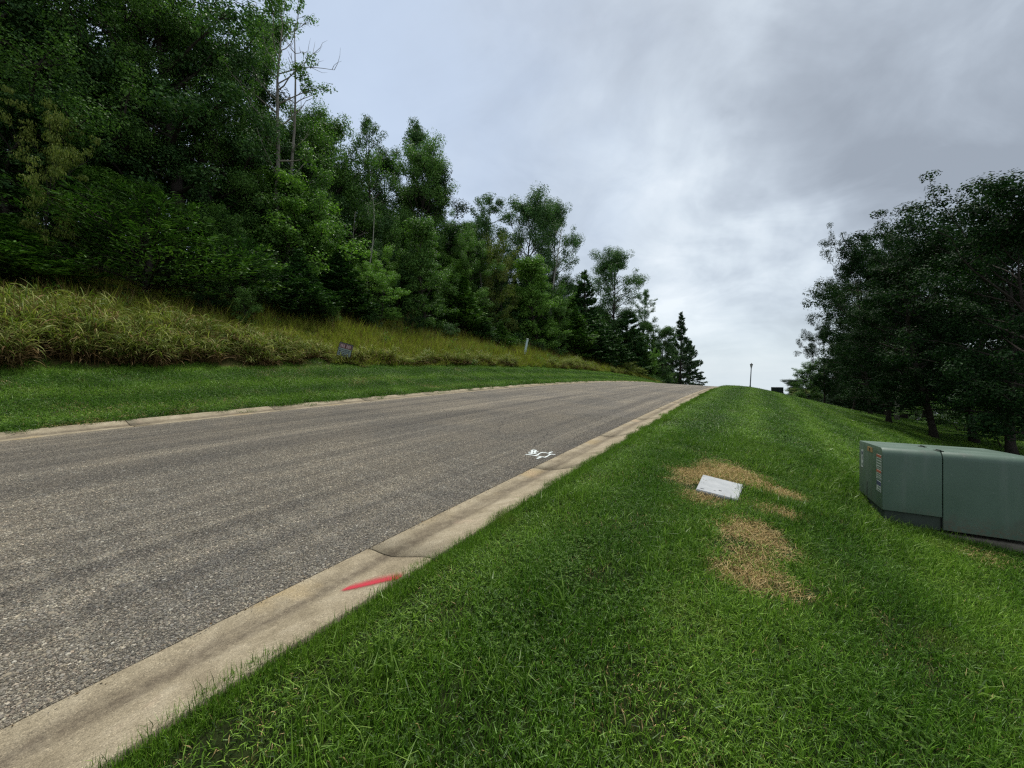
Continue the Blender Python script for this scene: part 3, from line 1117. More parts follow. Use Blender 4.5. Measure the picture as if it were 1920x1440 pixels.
def conifer(seed, H=12., base=.08, R=2.6, whorl=.42, droop=-.12, leaf=.26, per=7, dens=9, gap=.0, taper=1.0, tip_up=.12, width=.16, clumpy=0.0):
    rng = np.random.default_rng(seed)
    tb = MB()
    nT = 8
    tp = np.stack([rng.normal(size=nT + 1) * .05, rng.normal(size=nT + 1) * .05, np.linspace(-.3, H, nT + 1)], -1)
    tr = H * .014 + .03
    tb.tube(tp, np.linspace(tr, .015, nT + 1), 7)
    Cs, Ds, Ns, Ls = [], [], [], []
    z = H * base
    while z < H * .985:
        hh = (z / H - base) / (1 - base)
        rr = R * (1 - hh) ** taper * min(1, .55 + hh * 3)
        for k in range(per):
            if rng.random() < gap:
                continue
            az = rng.uniform(0, 6.283)
            L = max(.18, rr * rng.uniform(.6, 1.15))
            el = droop + hh * .9 + rng.normal() * .10
            dr = np.array((math.cos(az) * math.cos(el), math.sin(az) * math.cos(el), math.sin(el)))
            p0 = np.array((0, 0, z + rng.uniform(-.5, .5) * whorl))
            n = 4
            bp = bend_path(p0, dr, L, n, rng, tip_up, .06)
            tb.tube(bp, np.linspace(max(.012, tr * .22 * (1 - hh) + .008), .005, n + 1), 3, False)
            # side twigs, each a run of needle sprays
            m = max(3, int(L * dens))
            f = rng.uniform(.18 if clumpy == 0 else .45, 1.0, m)
            c0 = np.stack([np.interp(f * n, np.arange(n + 1), bp[:, i]) for i in range(3)], -1)
            fw = unit(np.stack([np.interp(f * n, np.arange(n + 1), np.gradient(bp[:, i])) for i in range(3)], -1))
            side = unit(np.cross(fw, np.array((0, 0, 1.)))) * np.where(rng.random(m) < .5, -1, 1)[:, None]
            tl = L * .34 * (1.15 - f) + .12
            td = unit(fw * .8 + side * rng.uniform(.3, 1.1, m)[:, None] + rng.normal(size=(m, 3)) * .15)
            kk = 4
            for a in range(kk):
                g = (a + rng.uniform(.2, .9, m)) / kk
                c = c0 + td * (tl * g)[:, None] + rng.normal(size=(m, 3)) * .03 * (1 + 2 * clumpy)
                dd = unit(td + rng.normal(size=(m, 3)) * (.35 + clumpy))
                Cs.append(c)
                Ds.append(dd)
                Ns.append(unit(np.array((0, 0, 1.)) + rng.normal(size=(m, 3)) * .5))
                Ls.append(leaf * rng.uniform(.6, 1.25, m))
        z += whorl * rng.uniform(.75, 1.25) * (1 - .45 * hh)
    C, D, N, L = map(np.concatenate, (Cs, Ds, Ns, Ls))
    S = unit(np.cross(N, D))
    N = unit(np.cross(D, S))
    v, q = leaf_cards(C, N, L, rng, width, .02, D)
    return tb.mesh('trunk', [M_BARK], smooth_=True), fmesh('crown', v, [q], [LEAF['needle']])


def snag(seed, H=12., limbs=9, tr=.13, lean=.05, spread=.38, m=None, wob=.06):
    rng = np.random.default_rng(seed)
    tb = MB()
    d = np.array((lean, 0, 1.))
    tp = [np.array((0, 0, -.3))]
    n = 11
    for i in range(n):
        d = unit(d + rng.normal(size=3) * wob)
        tp.append(tp[-1] + d * H / n)
    tp = np.array(tp)
    rad = np.linspace(tr, .015, n + 1)
    tb.tube(tp, rad, 7)
    for k in range(limbs):
        i = rng.integers(n // 3, n)
        az = rng.uniform(0, 6.283)
        L = (n - i + 2) / n * H * spread * rng.uniform(.5, 1.1)
        lp = bend_path(tp[i], (math.cos(az) * .7, math.sin(az) * .7, .75), L, 5, rng, .07, .22)
        tb.tube(lp, np.linspace(rad[i] * .55, .008, 6), 4, False)
        for j in range(2):
            q = lp[rng.integers(2, 5)]
            tb.tube(bend_path(q, unit(rng.normal(size=3) + np.array((0, 0, .8))), L * .35, 3, rng, .05, .2), [.012, .009, .006, .004], 3, False)
    return tb.mesh('trunk', [m or M_DEADWOOD], smooth_=True)


KINDS = {}
def kind(name, fn, *a, H, R, **k):
    tr, cr = fn(*a, H=H, R=R, **k)
    co = np.empty(len(cr.vertices) * 3, np.float32)
    cr.vertices.foreach_get('co', co)
    co = co.reshape(-1, 3)
    KINDS[name] = dict(trunk=tr, crown=cr, H=float(np.percentile(co[:, 2], 99.7)), R=float(np.percentile(np.hypot(co[:, 0], co[:, 1]), 96)))


kind('oak_a', broadleaf, 11, H=16, R=4.2, base=.10, limbs=40, leaves=44000, leaf=.165, clump=.95)
kind('oak_b', broadleaf, 12, H=15, R=4.6, base=.12, limbs=36, leaves=44000, leaf=.165, clump=1.0, shape='round')
kind('oak_c', broadleaf, 13, H=17, R=4.0, base=.07, limbs=44, leaves=44000, leaf=.16, clump=.9, shape='tall')
kind('near_a', broadleaf, 41, H=18, R=4.6, base=.08, limbs=44, leaves=80000, leaf=.105, clump=.8, shape='oval', flat=.7)
kind('near_b', broadleaf, 42, H=18, R=4.8, base=.12, limbs=38, leaves=70000, leaf=.105, clump=.8, shape='round', flat=.7)
kind('tall_a', broadleaf, 14, H=18, R=2.9, base=.12, limbs=38, leaves=30000, leaf=.155, clump=.8, shape='tall', sub=4)
kind('tall_b', broadleaf, 15, H=18, R=3.0, base=.22, limbs=30, leaves=22000, leaf=.15, clump=.72, shape='oval', sub=4, bare=.04)
kind('airy', broadleaf, 16, H=16, R=2.6, base=.30, limbs=24, leaves=8500, leaf=.14, clump=.55, shape='oval', sub=4, bare=.08)
kind('young_a', broadleaf, 17, H=8, R=2.3, base=.03, limbs=34, leaves=26000, leaf=.125, clump=.55, shape='tall', sub=5)
kind('young_b', broadleaf, 18, H=7, R=2.6, base=.04, limbs=30, leaves=24000, leaf=.13, clump=.58, shape='round', sub=5, stems=2)
kind('layered', broadleaf, 19, H=5, R=2.9, base=.15, limbs=20, leaves=12000, leaf=.14, clump=.6, shape='round', flat=.25, up=.0, stems=2)
kind('shrub_a', broadleaf, 20, H=2.4, R=1.4, base=.03, limbs=24, leaves=9000, leaf=.095, clump=.36, shape='round', stems=3, sides=5)
kind('snagleaf', broadleaf, 21, H=19, R=3.0, base=.45, limbs=24, leaves=6500, leaf=.14, clump=.5, shape='oval', bare=.34, sub=4, trunk_r=.17)
kind('row_a', broadleaf, 22, H=13, R=4.6, base=.17, limbs=42, leaves=60000, leaf=.14, clump=.8, shape='oval', up=.02, sub=4, flat=.7, ragged=1)
kind('row_b', broadleaf, 23, H=13, R=5.0, base=.15, limbs=40, leaves=60000, leaf=.14, clump=.82, shape='oval', up=.03, sub=4, flat=.7, ragged=1)
kind('lump', broadleaf, 24, H=20, R=4.4, base=.10, limbs=58, leaves=60000, leaf=.20, clump=1.15, shape='oval', up=.02, sub=4, flat=.75)
kind('cedar_a', conifer, 31, H=6, R=2.0, base=.02, whorl=.22, per=8, dens=14, leaf=.19, droop=.05, tip_up=.16, width=.36)
kind('cedar_b', conifer, 32, H=9, R=2.3, base=.03, whorl=.28, per=8, dens=12, leaf=.24, droop=.12, tip_up=.18, width=.34)
kind('hemlock', conifer, 33, H=6.5, R=4.2, base=.03, whorl=.48, per=11, dens=14, leaf=.16, droop=-.08, tip_up=.05, width=.26, taper=.85)
kind('pine_a', conifer, 34, H=14, R=3.0, base=.06, whorl=.55, per=7, dens=11, leaf=.42, droop=-.10, tip_up=.11, gap=.12, width=.26, clumpy=.3, taper=.8)
kind('pine_b', conifer, 35, H=9, R=3.4, base=.03, whorl=.40, per=8, dens=11, leaf=.40, droop=-.20, tip_up=.05, gap=.06, width=.26, clumpy=.3, taper=.7)



def kd_wide(k, u):
    return u is not None and (k[:3] in ('oak', 'tal', 'you', 'row', 'nea') or 1060 < u < 1400)


def tree(k, u, t, vtop=None, width=None, leafk='mid', label='', cat='tree', name='broadleaf_tree', group=None, h=None, rot=None, s=None, bark=None, sink=.0, lean=(0, 0)):
    """vtop: picture row of the tree top; width: crown width in metres"""
    K_ = KINDS[k]
    if s is None:
        s, _ = s_at(u, t)
    if width and kd_wide(k, u):
        width *= 1.3 if u < 1400 else 1.15
    b = W(s, t, -sink)
    Y = b[1]
    if h is None:
        h = EYE + (705 - vtop) / F_PX * Y - b[2]
    sz = h / K_['H']
    sxy = sz if width is None else (width / 2) / K_['R']
    rz = random.uniform(0, 6.28) if rot is None else rot
    root = obj(name, None, label=label, cat=cat, group=group, loc=tuple(b), rot=(lean[0], lean[1], rz), scale=(sxy, sxy, sz))
    tr = obj('trunk', K_['trunk'], root)
    cr = obj('crown', K_['crown'], root)
    for o, m in ((tr, bark), (cr, LEAF[leafk])):
        if m is not None:
            o.material_slots[0].link = 'OBJECT'
            o.material_slots[0].material = m
    return root


# ---- left wood: trees one can tell apart along its edge
B, CN = 'broadleaf_tree', 'conifer_tree'
FRONT = [
    # kind, u, t, vtop, width, leaf, name, label
    ('near_b', 30, -28, -250, 9, 'mid', B, 'tall full broadleaf tree at the very left edge, its top cut off by the frame'),
    ('near_a', 150, -30, -330, 10, 'dark', B, 'tall dark broadleaf tree behind the yellow green sapling branches on the left'),
    ('near_b', 262, -29, -200, 9, 'mid', B, 'tall spreading tree above the low wide hemlock on the left'),
    ('tall_b', 330, -28, -120, 7, 'dark', B, 'tall dark thin tree with a straight black trunk showing through gaps'),
    ('near_a', 425, -27.5, 60, 6.5, 'mid', B, 'rounded mid green tree just left of the bare topped tree'),
    ('snagleaf', 512, -27, -15, 6.4, 'mid', B, 'half bare tall tree with dead twigs sticking out of its top'),
    ('tall_a', 480, -31, -30, 6, 'mid', B, 'slim leafy tree behind the half bare tall tree'),
    ('young_a', 590, -24.5, 330, 5.6, 'light', B, 'bright green bushy tree at the wood edge beside the low hemlock'),
    ('young_b', 545, -26, 300, 6, 'mid', B, 'mid green bushy tree behind the bright green one at the wood edge'),
    ('lump', 632, -29, 203, 7.0, 'mid', B, 'dense round topped tree right of the half bare tall tree'),
    ('airy', 712, -29, 248, 5.4, 'dark', B, 'thin airy tree with sky showing through its top'),
    ('lump', 780, -28, 268, 6.6, 'mid', B, 'leafy mid green tree left of the tall narrow spire like tree'),
    ('tall_a', 832, -29.5, 234, 6.0, 'dark', B, 'tall narrow tree with a spire like top, highest in the middle of the wood'),
    ('row_b', 862, -26, 420, 5.6, 'mid', B, 'drooping broadleaf tree in front of the spire like tree'),
    ('layered', 712, -23.0, 498, 5.2, 'light', B, 'low spreading tree with pale layered leaves at the wood edge'),
    ('young_a', 798, -23.3, 428, 3.6, 'mid', B, 'narrow pointed young tree right of the pale layered tree'),
    ('tall_b', 915, -28, 366, 5.0, 'dark', B, 'thin dark tree with a double top, first left of the pale bare trunk'),
    ('young_b', 938, -24.5, 440, 5.2, 'rust', B, 'young tree with a rusty yellowing top at the wood edge'),
    ('lump', 978, -27, 366, 9.0, 'dark', B, 'dark tall tree directly left of the pale bare trunk'),
    ('lump', 1038, -26, 386, 8.0, 'dark', B, 'dark tall tree directly right of the pale bare trunk'),
    ('young_a', 1008, -22.8, 495, 5.5, 'light', B, 'fresh green bushy tree below the pale bare trunk'),
    ('young_b', 1046, -22.3, 530, 5.0, 'mid', B, 'mid green bushy tree right of the fresh green one'),
    ('pine_a', 1095, -24, 512, 7.0, 'needle', CN, 'dark pointed conifer left of the tall lumpy tree up the road'),
    ('cedar_b', 1070, -21.5, 560, 5.5, 'cedar', CN, 'dark green cedar at the wood edge left of the second conifer pair'),
    ('lump', 1150, -23.5, 474, 9.0, 'dark', B, 'tall lumpy topped tree rising above its neighbours up the road'),
    ('tall_b', 1205, -22.5, 545, 5.2, 'dark', B, 'leaning tufted tree with a leafy knob on top near the far end of the wood'),
    ('young_a', 1222, -20, 600, 5.6, 'mid', B, 'rounded green tree near the far end of the wood'),
    ('pine_b', 1175, -20.5, 585, 7.0, 'needle', CN, 'wide dark conifer below the tall lumpy topped tree'),
    ('pine_a', 1276, -15.8, 588, 7.4, 'pine', CN, 'lone spiky pine standing clear at the far end of the wood'),
    ('pine_b', 1293, -15.0, 640, 7.6, 'pine', CN, 'low drooping pine right of the lone spiky pine'),
    ('young_b', 1248, -17.8, 632, 7.5, 'deep', B, 'dark bushy tree just left of the lone spiky pine'),
    ('young_a', 1236, -18.6, 615, 6.5, 'dark', B, 'dark tree second to the left of the lone spiky pine'),
    ('hemlock', 282, -23.6, 352, 9.6, 'cedar', CN, 'wide low hemlock with layered branches behind the tall grass'),
    ('hemlock', 455, -23.0, 445, 7.0, 'needle', CN, 'smaller dark hemlock right of the wide low hemlock'),
    ('cedar_a', 18, -22.8, 405, 4.2, 'cedar', CN, 'bright cedar cut by the left edge of the picture'),
    ('cedar_a', 562, -22.3, 470, 4.0, 'needle', CN, 'dark small conifer under the bright green bushy tree'),
    ('cedar_b', 640, -23.3, 470, 4.4, 'needle', CN, 'dark conifer left of the pale layered tree'),
    ('cedar_a', 905, -21.5, 588, 3.2, 'needle', CN, 'pointed small conifer left of the leaning pale post'),
    ('cedar_a', 940, -21.2, 605, 3.0, 'cedar', CN, 'short bushy cedar just left of the leaning pale post'),
    ('cedar_b', 870, -23, 520, 4.4, 'cedar', CN, 'dark cedar below the drooping broadleaf tree'),
    ('layered', 1050, -20.6, 618, 4.6, 'mid', B, 'low spreading tree right of the leaning pale post'),
    ('pine_b', 1110, -20.4, 610, 6.0, 'needle', CN, 'low dark conifer at the wood edge above the yellowish bush'),
    ('pine_b', 1140, -19.2, 620, 5.5, 'needle', CN, 'drooping dark conifer directly behind the yellowish bush'),
    ('cedar_b', 1200, -18.6, 625, 5.0, 'cedar', CN, 'dense cedar right of the yellowish bush'),
    ('layered', 84, -24.0, 190, 3.2, 'yellow', B, 'yellow green sapling with a pale bent stem in front of the dark wood'),
]
for kd, u, t, vt, wd, lf, nm, lb in FRONT:
    tree(kd, u, t, vt, wd, lf, lb, 'tree', nm, 'trees along the edge of the wood', bark=M_DEADWOOD if kd == 'snagleaf' else None)

SHRUBS = [('shrub_a', 463, -20.6, 535, 1.6, 'mid', 'small dark bush on the bank left of the open yellow slope'), ('shrub_a', 390, -21.4, 540, 1.7, 'deep', 'dark bush under the low hemlocks'),
          ('shrub_a', 628, -21.2, 574, 1.2, 'mid', 'small round bush at the top of the yellow slope'), ('shrub_a', 770, -21.6, 592, 1.8, 'deep', 'dark bush at the foot of the narrow pointed young tree'),
          ('shrub_a', 1012, -19.4, 640, 2.0, 'deep', 'dark bush right behind the leaning pale post'), ('shrub_a', 845, -21.2, 605, 1.8, 'dark', 'dark bush between two small cedars on the bank'),
          ('shrub_a', 1172, -16.6, 678, 3.2, 'yellow', 'yellowish bush at the edge of the verge up the road'), ('shrub_a', 1196, -16.2, 688, 2.6, 'yellow', 'smaller yellowish bush beyond the first one up the road'),
          ('shrub_a', 690, -22.4, 580, 2.0, 'dark', 'dark bush under the pale layered tree'), ('shrub_a', 540, -22.6, 550, 1.8, 'deep', 'dark bush at the foot of the smaller hemlock')]
for kd, u, t, vt, wd, lf, lb in SHRUBS:
    tree(kd, u, t, vt, wd, lf, lb, 'bush', 'bush', 'bushes on the bank')

# dead stems
def dead(seed, u, t, vtop, label, H=12., **k):
    s, Y = s_at(u, t)
    b = W(s, t)
    h = EYE + (705 - vtop) / F_PX * Y - b[2]
    rz = k.pop('rz', 0.)
    sxy = k.pop('sxy', 1.)
    root = obj('dead_tree', None, label=label, cat='dead tree', loc=tuple(b), rot=(0, 0, rz), scale=(sxy * h / H, sxy * h / H, h / H))
    obj('trunk', snag(seed, H=H, **k), root)


dead(3, 1026, -24.0, 422, 'pale bare dead trunk with a few forked limbs among dark trees', tr=.15, limbs=8, lean=.02, m=M_BARK_PALE, wob=.03)
dead(8, 688, -25, 372, 'thin pale dead stem bowed to the right in the wood', tr=.09, limbs=2, lean=.32, m=M_BARK_PALE, rz=-.5)
dead(9, 536, -26.2, 8, 'grey dead spar with bare twigs against the sky', tr=.10, limbs=12, lean=.04, spread=.25)
dead(12, 645, -25.4, 380, 'short grey dead stem beside the bright green tree', tr=.07, limbs=4)
dead(14, 908, -25.5, 400, 'slender grey dead stem left of the rusty topped tree', tr=.07, limbs=3)

# filler trees deeper in the wood, never above the skyline that the front row draws
RANK = ('second', 'third', 'fourth', 'rearmost')


def deep_label(marks, tone, u, rank, where):
    for um, nm in sorted(marks, key=lambda q: abs(q[0] - u)):
        for extra in ('', 'taller ', 'slim ', 'broad '):
            if extra:
                continue
            l = '%s tree %s, %s rank, %s the %s' % (tone, where, rank, 'left of' if u < um else 'right of', nm)
            if l not in USED:
                USED[l] = 1
                return l
    return None


USED = {}
MARKS = [(84, 'yellow green sapling'), (290, 'wide low hemlock'), (455, 'smaller dark hemlock'), (512, 'half bare tall tree'), (590, 'bright green bushy tree'), (632, 'dense round topped tree'),
         (712, 'pale layered tree'), (798, 'narrow pointed young tree'), (832, 'spire like tree'), (938, 'rusty topped tree'), (1008, 'fresh green bushy tree'), (1095, 'dark pointed conifer'),
         (1150, 'tall lumpy topped tree'), (1205, 'leaning tufted tree'), (1276, 'lone spiky pine')]
SKY = ([-400, 470, 500, 590, 620, 700, 760, 830, 865, 900, 950, 1050, 1075, 1110, 1150, 1190, 1225, 1240, 1280, 1320, 1500],
       [-400, -300, 90, 225, 220, 275, 290, 270, 350, 400, 385, 410, 500, 530, 500, 560, 580, 630, 640, 700, 720])
fill = []
for row, (t0, step) in enumerate(((-29.5, 4.6), (-33.5, 5.0), (-38.5, 6), (-46, 8))):
    s = -26.0 + row
    while s < 100:
        t = t0 + random.uniform(-1.3, 1.3)
        x, y = XY(s, t)
        if y > 4:
            u = 960 + F_PX * x / y
            if -350 < u < 1330:
                b = W(s, t)
                vt = np.interp(u, *SKY)
                hmax = EYE + (705 - vt) / F_PX * y - b[2]
                h = min(random.uniform(11, 16.5), hmax * random.uniform(.80, .97))
                if h > 4:
                    fill.append((s, t, h, u, row))
        s += step * random.uniform(.75, 1.25)
for s, t, h, u, row in fill:
    kd = random.choice(['oak_a', 'oak_b', 'oak_c', 'tall_a', 'oak_a', 'tall_b']) if h > 8 else random.choice(['young_a', 'young_b', 'cedar_b'])
    lf = random.choice(['mid', 'dark', 'dark', 'deep'])
    lb = deep_label(MARKS, {'mid': 'mid green', 'dark': 'dark green', 'deep': 'blackish'}[lf], u, RANK[row], 'deep in the wood') if u > -30 else None
    tree(kd, None, t, None, random.uniform(6, 9) if h > 8 else random.uniform(4, 5.5), lf,
         lb or 'leafy tree standing deep in the wood behind the trees of its edge', 'tree', B, 'trees deep in the wood', h=h, s=s)

TONE = {'mid': 'mid green', 'dark': 'dark green', 'deep': 'very dark', 'light': 'light green', 'cedar': 'green', 'needle': 'dark'}


def fill_label(kd, lf, h, u, rear):
    if u < -20:
        return 'young tree in the thick growth at the left edge of the wood'
    form = {'young_a': 'pointed young tree', 'young_b': 'rounded young tree', 'cedar_b': 'cedar', 'oak_c': 'slim tree'}[kd]
    for um, nm in sorted(MARKS, key=lambda q: abs(q[0] - u)):
        for side in (['behind'] if rear else []) + (['just left of'] if u < um else ['just right of']) + (['a little left of'] if u < um else ['a little right of']):
            l = '%s %s %s the %s' % (TONE[lf], form, side, nm)
            if l not in USED:
                USED[l] = 1
                return l
    return 'young tree in the thick growth at the front of the wood'


# thick young growth that closes the edge of the wood down to the bank
s = -24.0
while s < 150:
    for dt, hr in ((-1.6, (4.5, 8.0)), (-4.2, (7.0, 11.0))):
        ss = s + random.uniform(-.7, .7)
        t = float(wood_edge(ss)) + dt + random.uniform(-.6, .6)
        x, y = XY(ss, t)
        if y < 3:
            continue
        u = 960 + F_PX * x / y
        if -300 < u < 1300:
            b = W(ss, t)
            hmax = (EYE + (705 - np.interp(u, *SKY)) / F_PX * y - b[2]) * .8
            h = min(random.uniform(*hr), hmax)
            kd = random.choice(['young_a', 'young_b', 'young_a', 'cedar_b', 'oak_c' if h > 8 else 'young_b'])
            lf = random.choice(['cedar', 'needle']) if kd == 'cedar_b' else random.choice(['mid', 'mid', 'dark', 'light', 'mid', 'light', 'dark'])
            tree(kd, None, t, None, random.uniform(4.0, 5.8), lf, fill_label(kd, lf, h, u, hr[0] > 5), 'tree',
                 CN if kd == 'cedar_b' else B, 'young growth at the front of the wood', h=h, s=ss)
    s += random.uniform(2.6, 3.8) * (1 + max(0, s) * .012)

# ---- right row
RIGHT = [
    ('young_b', 1514, 7.2, 672, 4.6, 'mid', B, 'low lighter green tree at the far end of the right hand row'),
    ('row_b', 1546, 7.6, 592, 4.4, 'deep', B, 'dark tree with side boughs, second from the far end on the right'),
    ('row_a', 1634, 8.0, 428, 5.6, 'deep', B, 'tall dark tree whose leafy top leans out over the lawn, before the dead twigs'),
    ('row_b', 1665, 10.2, 452, 7.4, 'deep', B, 'dark tree with bare dead twigs above its crown on the right'),
    ('row_b', 1668, 6.9, 520, 6.2, 'deep', B, 'dark tree with a thick trunk standing at the lawn edge right of the dead twigs'),
    ('row_a', 1755, 7.4, 432, 7.0, 'deep', B, 'broad dark tree behind the green utility box, with the thickest trunk of the row'),
    ('row_a', 1832, 9.2, 378, 7.6, 'deep', B, 'dark leafy tree right of the thick trunked tree'),
    ('row_b', 1905, 9.0, 335, 8.0, 'deep', B, 'dark tree with its crown touching the right edge of the picture'),
    ('row_a', 2015, 8.0, 305, 6.4, 'deep', B, 'nearest dark tree, cut off by the right edge of the picture'),
    ('row_a', 1700, 10.5, 470, 7.0, 'dark', B, 'leafy tree in the gap left of the thick trunked tree, a little farther back'),
    ('row_a', 1600, 10.5, 570, 6.4, 'deep', B, 'dark tree low behind the tall leaning topped one'),
    ('layered', 1800, 10.5, 738, 5.0, 'mid', B, 'low spreading small leaved tree under the dark canopy on the right'),
    ('layered', 1880, 10.0, 745, 4.4, 'dark', B, 'low spreading dark small tree beside the right edge of the picture'),
    ('shrub_a', 1510, 8.3, 728, 5.0, 'rust', 'bush', 'brown brushy bush at the foot of the far trees on the right'),
]
for kd, u, t, vt, wd, lf, nm, lb in RIGHT:
    tree(kd, u, t, vt, wd, lf, lb, 'bush' if nm == 'bush' else 'tree', nm, 'trees of the right hand row')
dead(21, 1684, 8.6, 418, 'bare dead branches forking above the dark canopy on the right', tr=.13, limbs=14, lean=.05, spread=.26, wob=.08)
MARKR = [(1514, 'low lighter green tree'), (1634, 'tall leaning topped tree'), (1684, 'bare dead branches'), (1755, 'thick trunked tree'), (1800, 'low small leaved tree'), (1905, 'tree at picture edge')]
SKYR = ([1400, 1540, 1570, 1600, 1630, 1660, 1700, 1760, 1830, 1880, 1930, 1960, 2300], [715, 700, 660, 630, 580, 540, 530, 530, 510, 480, 450, 420, 320])
for row, (t0, step) in enumerate(((13.5, 6.0), (25.0, 7), (33, 9))):
    s = 6.0 + row * 2
    while s < 150:
        t = t0 + random.uniform(-1.2, 1.2)
        x, y = XY(s, t)
        if y > 3:
            u = 960 + F_PX * x / y
            if 1480 < u < 2150:
                b = W(s, t)
                hmax = EYE + (705 - np.interp(u, *SKYR)) / F_PX * y - b[2]
                h = min(random.uniform(10, 16), hmax * random.uniform(.8, .97))
                if h > 4:
                    lf = random.choice(['deep', 'dark'])
                    lb = deep_label(MARKR, {'dark': 'dark green', 'deep': 'blackish'}[lf], u, RANK[row], 'behind the right row') if u < 1960 else None
                    tree(random.choice(['row_a', 'row_b', 'oak_c']), None, t, None, random.uniform(7, 9.5), lf,
                         lb or 'dark leafy tree standing behind the row of trees right of the lawn', 'tree', B, 'trees behind the right hand row', h=h, s=s)
        s += step * random.uniform(.75, 1.25)

s = 2.0
while s < 74:
    t = 24.5 + random.uniform(-1.2, 1.2)
    tree('shrub_a', None, t, None, random.uniform(6, 8), random.choice(['deep', 'deep', 'dark']), 'dark bush closing the view beyond the path behind the right hand trees', 'bush', 'bush',
         'bushes beyond the path', h=random.uniform(3.2, 5.0), s=s)
    s += random.uniform(3.0, 4.2)
for u, t, vt, wd in ((1532, 9.5, 735, 5.5), (1556, 10.5, 735, 5.0), (1584, 12, 742, 5.5), (1612, 12.5, 746, 5.0), (1640, 15, 752, 4.5)):
    tree('shrub_a', u, t, vt, wd, 'deep', {1532: 'dark bush just right of the low lighter green tree on the right', 1556: 'dark bush second to the right of the low lighter green tree', 1584: 'dark bush left of the trunk of the tall leaning topped tree',
                                           1612: 'dark bush under the tall leaning topped tree on the right', 1640: 'dark bush right of the trunk of the tall leaning topped tree'}[u], 'bush', 'bush', 'bushes under the right hand trees')

# fallen wood on the bank
def log(u0, v0, u1, v1, r, label):
    def at(u, v):
        for t in np.arange(-18, -30, -.1):
            s, Y = s_at(u, t)
            q = W(s, t, .3)
            if q[2] > EYE + (705 - v) / F_PX * Y:
                break
        return q
    p = np.linspace(at(u0, v0), at(u1, v1), 8)
    p[:, 2] += np.sin(np.linspace(0, 3.1, 8)) * .05
    p += RNG.normal(size=p.shape) * .015
    o = obj('fallen_log', MB().tube(p, np.linspace(r * .6, r, 8), 8).mesh('fallen_log', [M_BARK_PALE], smooth_=True), label=label, cat='log')


log(35, 478, 116, 508, .11, 'pale fallen trunk sloping down the bank behind the tall grass')
log(50, 452, 112, 450, .06, 'thin pale fallen pole lying level above the larger trunk')
log(690, 596, 716, 605, .09, 'short grey broken branch at the top of the yellow slope')

# ------------------------------------------------------------------ grasses: clumps scattered by geometry nodes
PROTO = {}


def blades(n, radius, h, wdt, lean, rng, flop=.0, clump=0.0, hvar=.45):
    a = rng.uniform(0, 6.283, n)
    r = radius * np.sqrt(rng.random(n))
    p = np.stack([r * np.cos(a), r * np.sin(a), np.full(n, -.012)], -1)
    az = rng.uniform(0, 6.283, n)
    ln = rng.gamma(2.0, lean / 2.0, n) + flop
    hh = h * np.clip(1 + rng.normal(size=n) * hvar, .3, 2.2)
    d = np.stack([np.cos(az), np.sin(az), np.zeros(n)], -1)
    up = np.array((0, 0, 1.))
    t1 = np.clip(ln * .6, 0, 1.45)
    t2 = np.clip(ln * 1.7, 0, 2.3)
    m = p + (d * np.sin(t1)[:, None] + up * np.cos(t1)[:, None]) * (hh * .55)[:, None]
    e = m + (d * np.sin(t2)[:, None] + up * np.cos(t2)[:, None]) * (hh * .5)[:, None]
    fz = rng.uniform(0, 6.283, n)
    sd = np.stack([np.cos(fz), np.sin(fz), np.zeros(n)], -1)
    w = (wdt * rng.uniform(.6, 1.3, n))[:, None]
    v = np.stack([p - sd * w * .5, p + sd * w * .5, m + sd * w * .45, m - sd * w * .45, e], 1).reshape(-1, 3)
    i = np.arange(n)[:, None] * 5
    return v, i + np.array([[0, 1, 2, 3]]), i + np.array([[3, 2, 4]])


def clover(n, radius, rng, h=.045):
    a = rng.uniform(0, 6.283, n)
    r = radius * np.sqrt(rng.random(n))
    c = np.stack([r * np.cos(a), r * np.sin(a), h * rng.uniform(.5, 1.2, n)], -1)
    V, Q = [], []
    for k in range(3):
        az = rng.uniform(0, .6, n) + k * 2.094 + a
        d = np.stack([np.cos(az), np.sin(az), np.full(n, .15)], -1)
        s = np.stack([-np.sin(az), np.cos(az), np.zeros(n)], -1)
        L = .012
        vv = np.stack([c, c + d * L * .6 + s * L * .5, c + d * L, c + d * L * .6 - s * L * .5], 1)
        V.append(vv.reshape(-1, 3))
        Q.append(np.arange(4 * n).reshape(n, 4) + 4 * n * k)
    return np.concatenate(V), np.concatenate(Q)


def proto(coll, name, parts):
    """parts: list of (verts, polys..., material)"""
    V, P4, P3, m4, m3, mats, nv = [], [], [], [], [], [], 0
    for v, polys, m in parts:
        if m not in mats:
            mats.append(m)
        k = mats.index(m)
        for p in polys:
            (P4 if p.shape[1] == 4 else P3).append(p + nv)
            (m4 if p.shape[1] == 4 else m3).append(np.full(len(p), k))
        V.append(v)
        nv += len(v)
    polys = [np.concatenate(x) for x in (P4, P3) if x]
    mi = np.concatenate(m4 + m3)
    me = fmesh(name, np.concatenate(V), polys, mats, mi)
    o = bpy.data.objects.new(name, me)
    c = PROTO.setdefault(coll, bpy.data.collections.new(coll))
    c.objects.link(o)
    return o


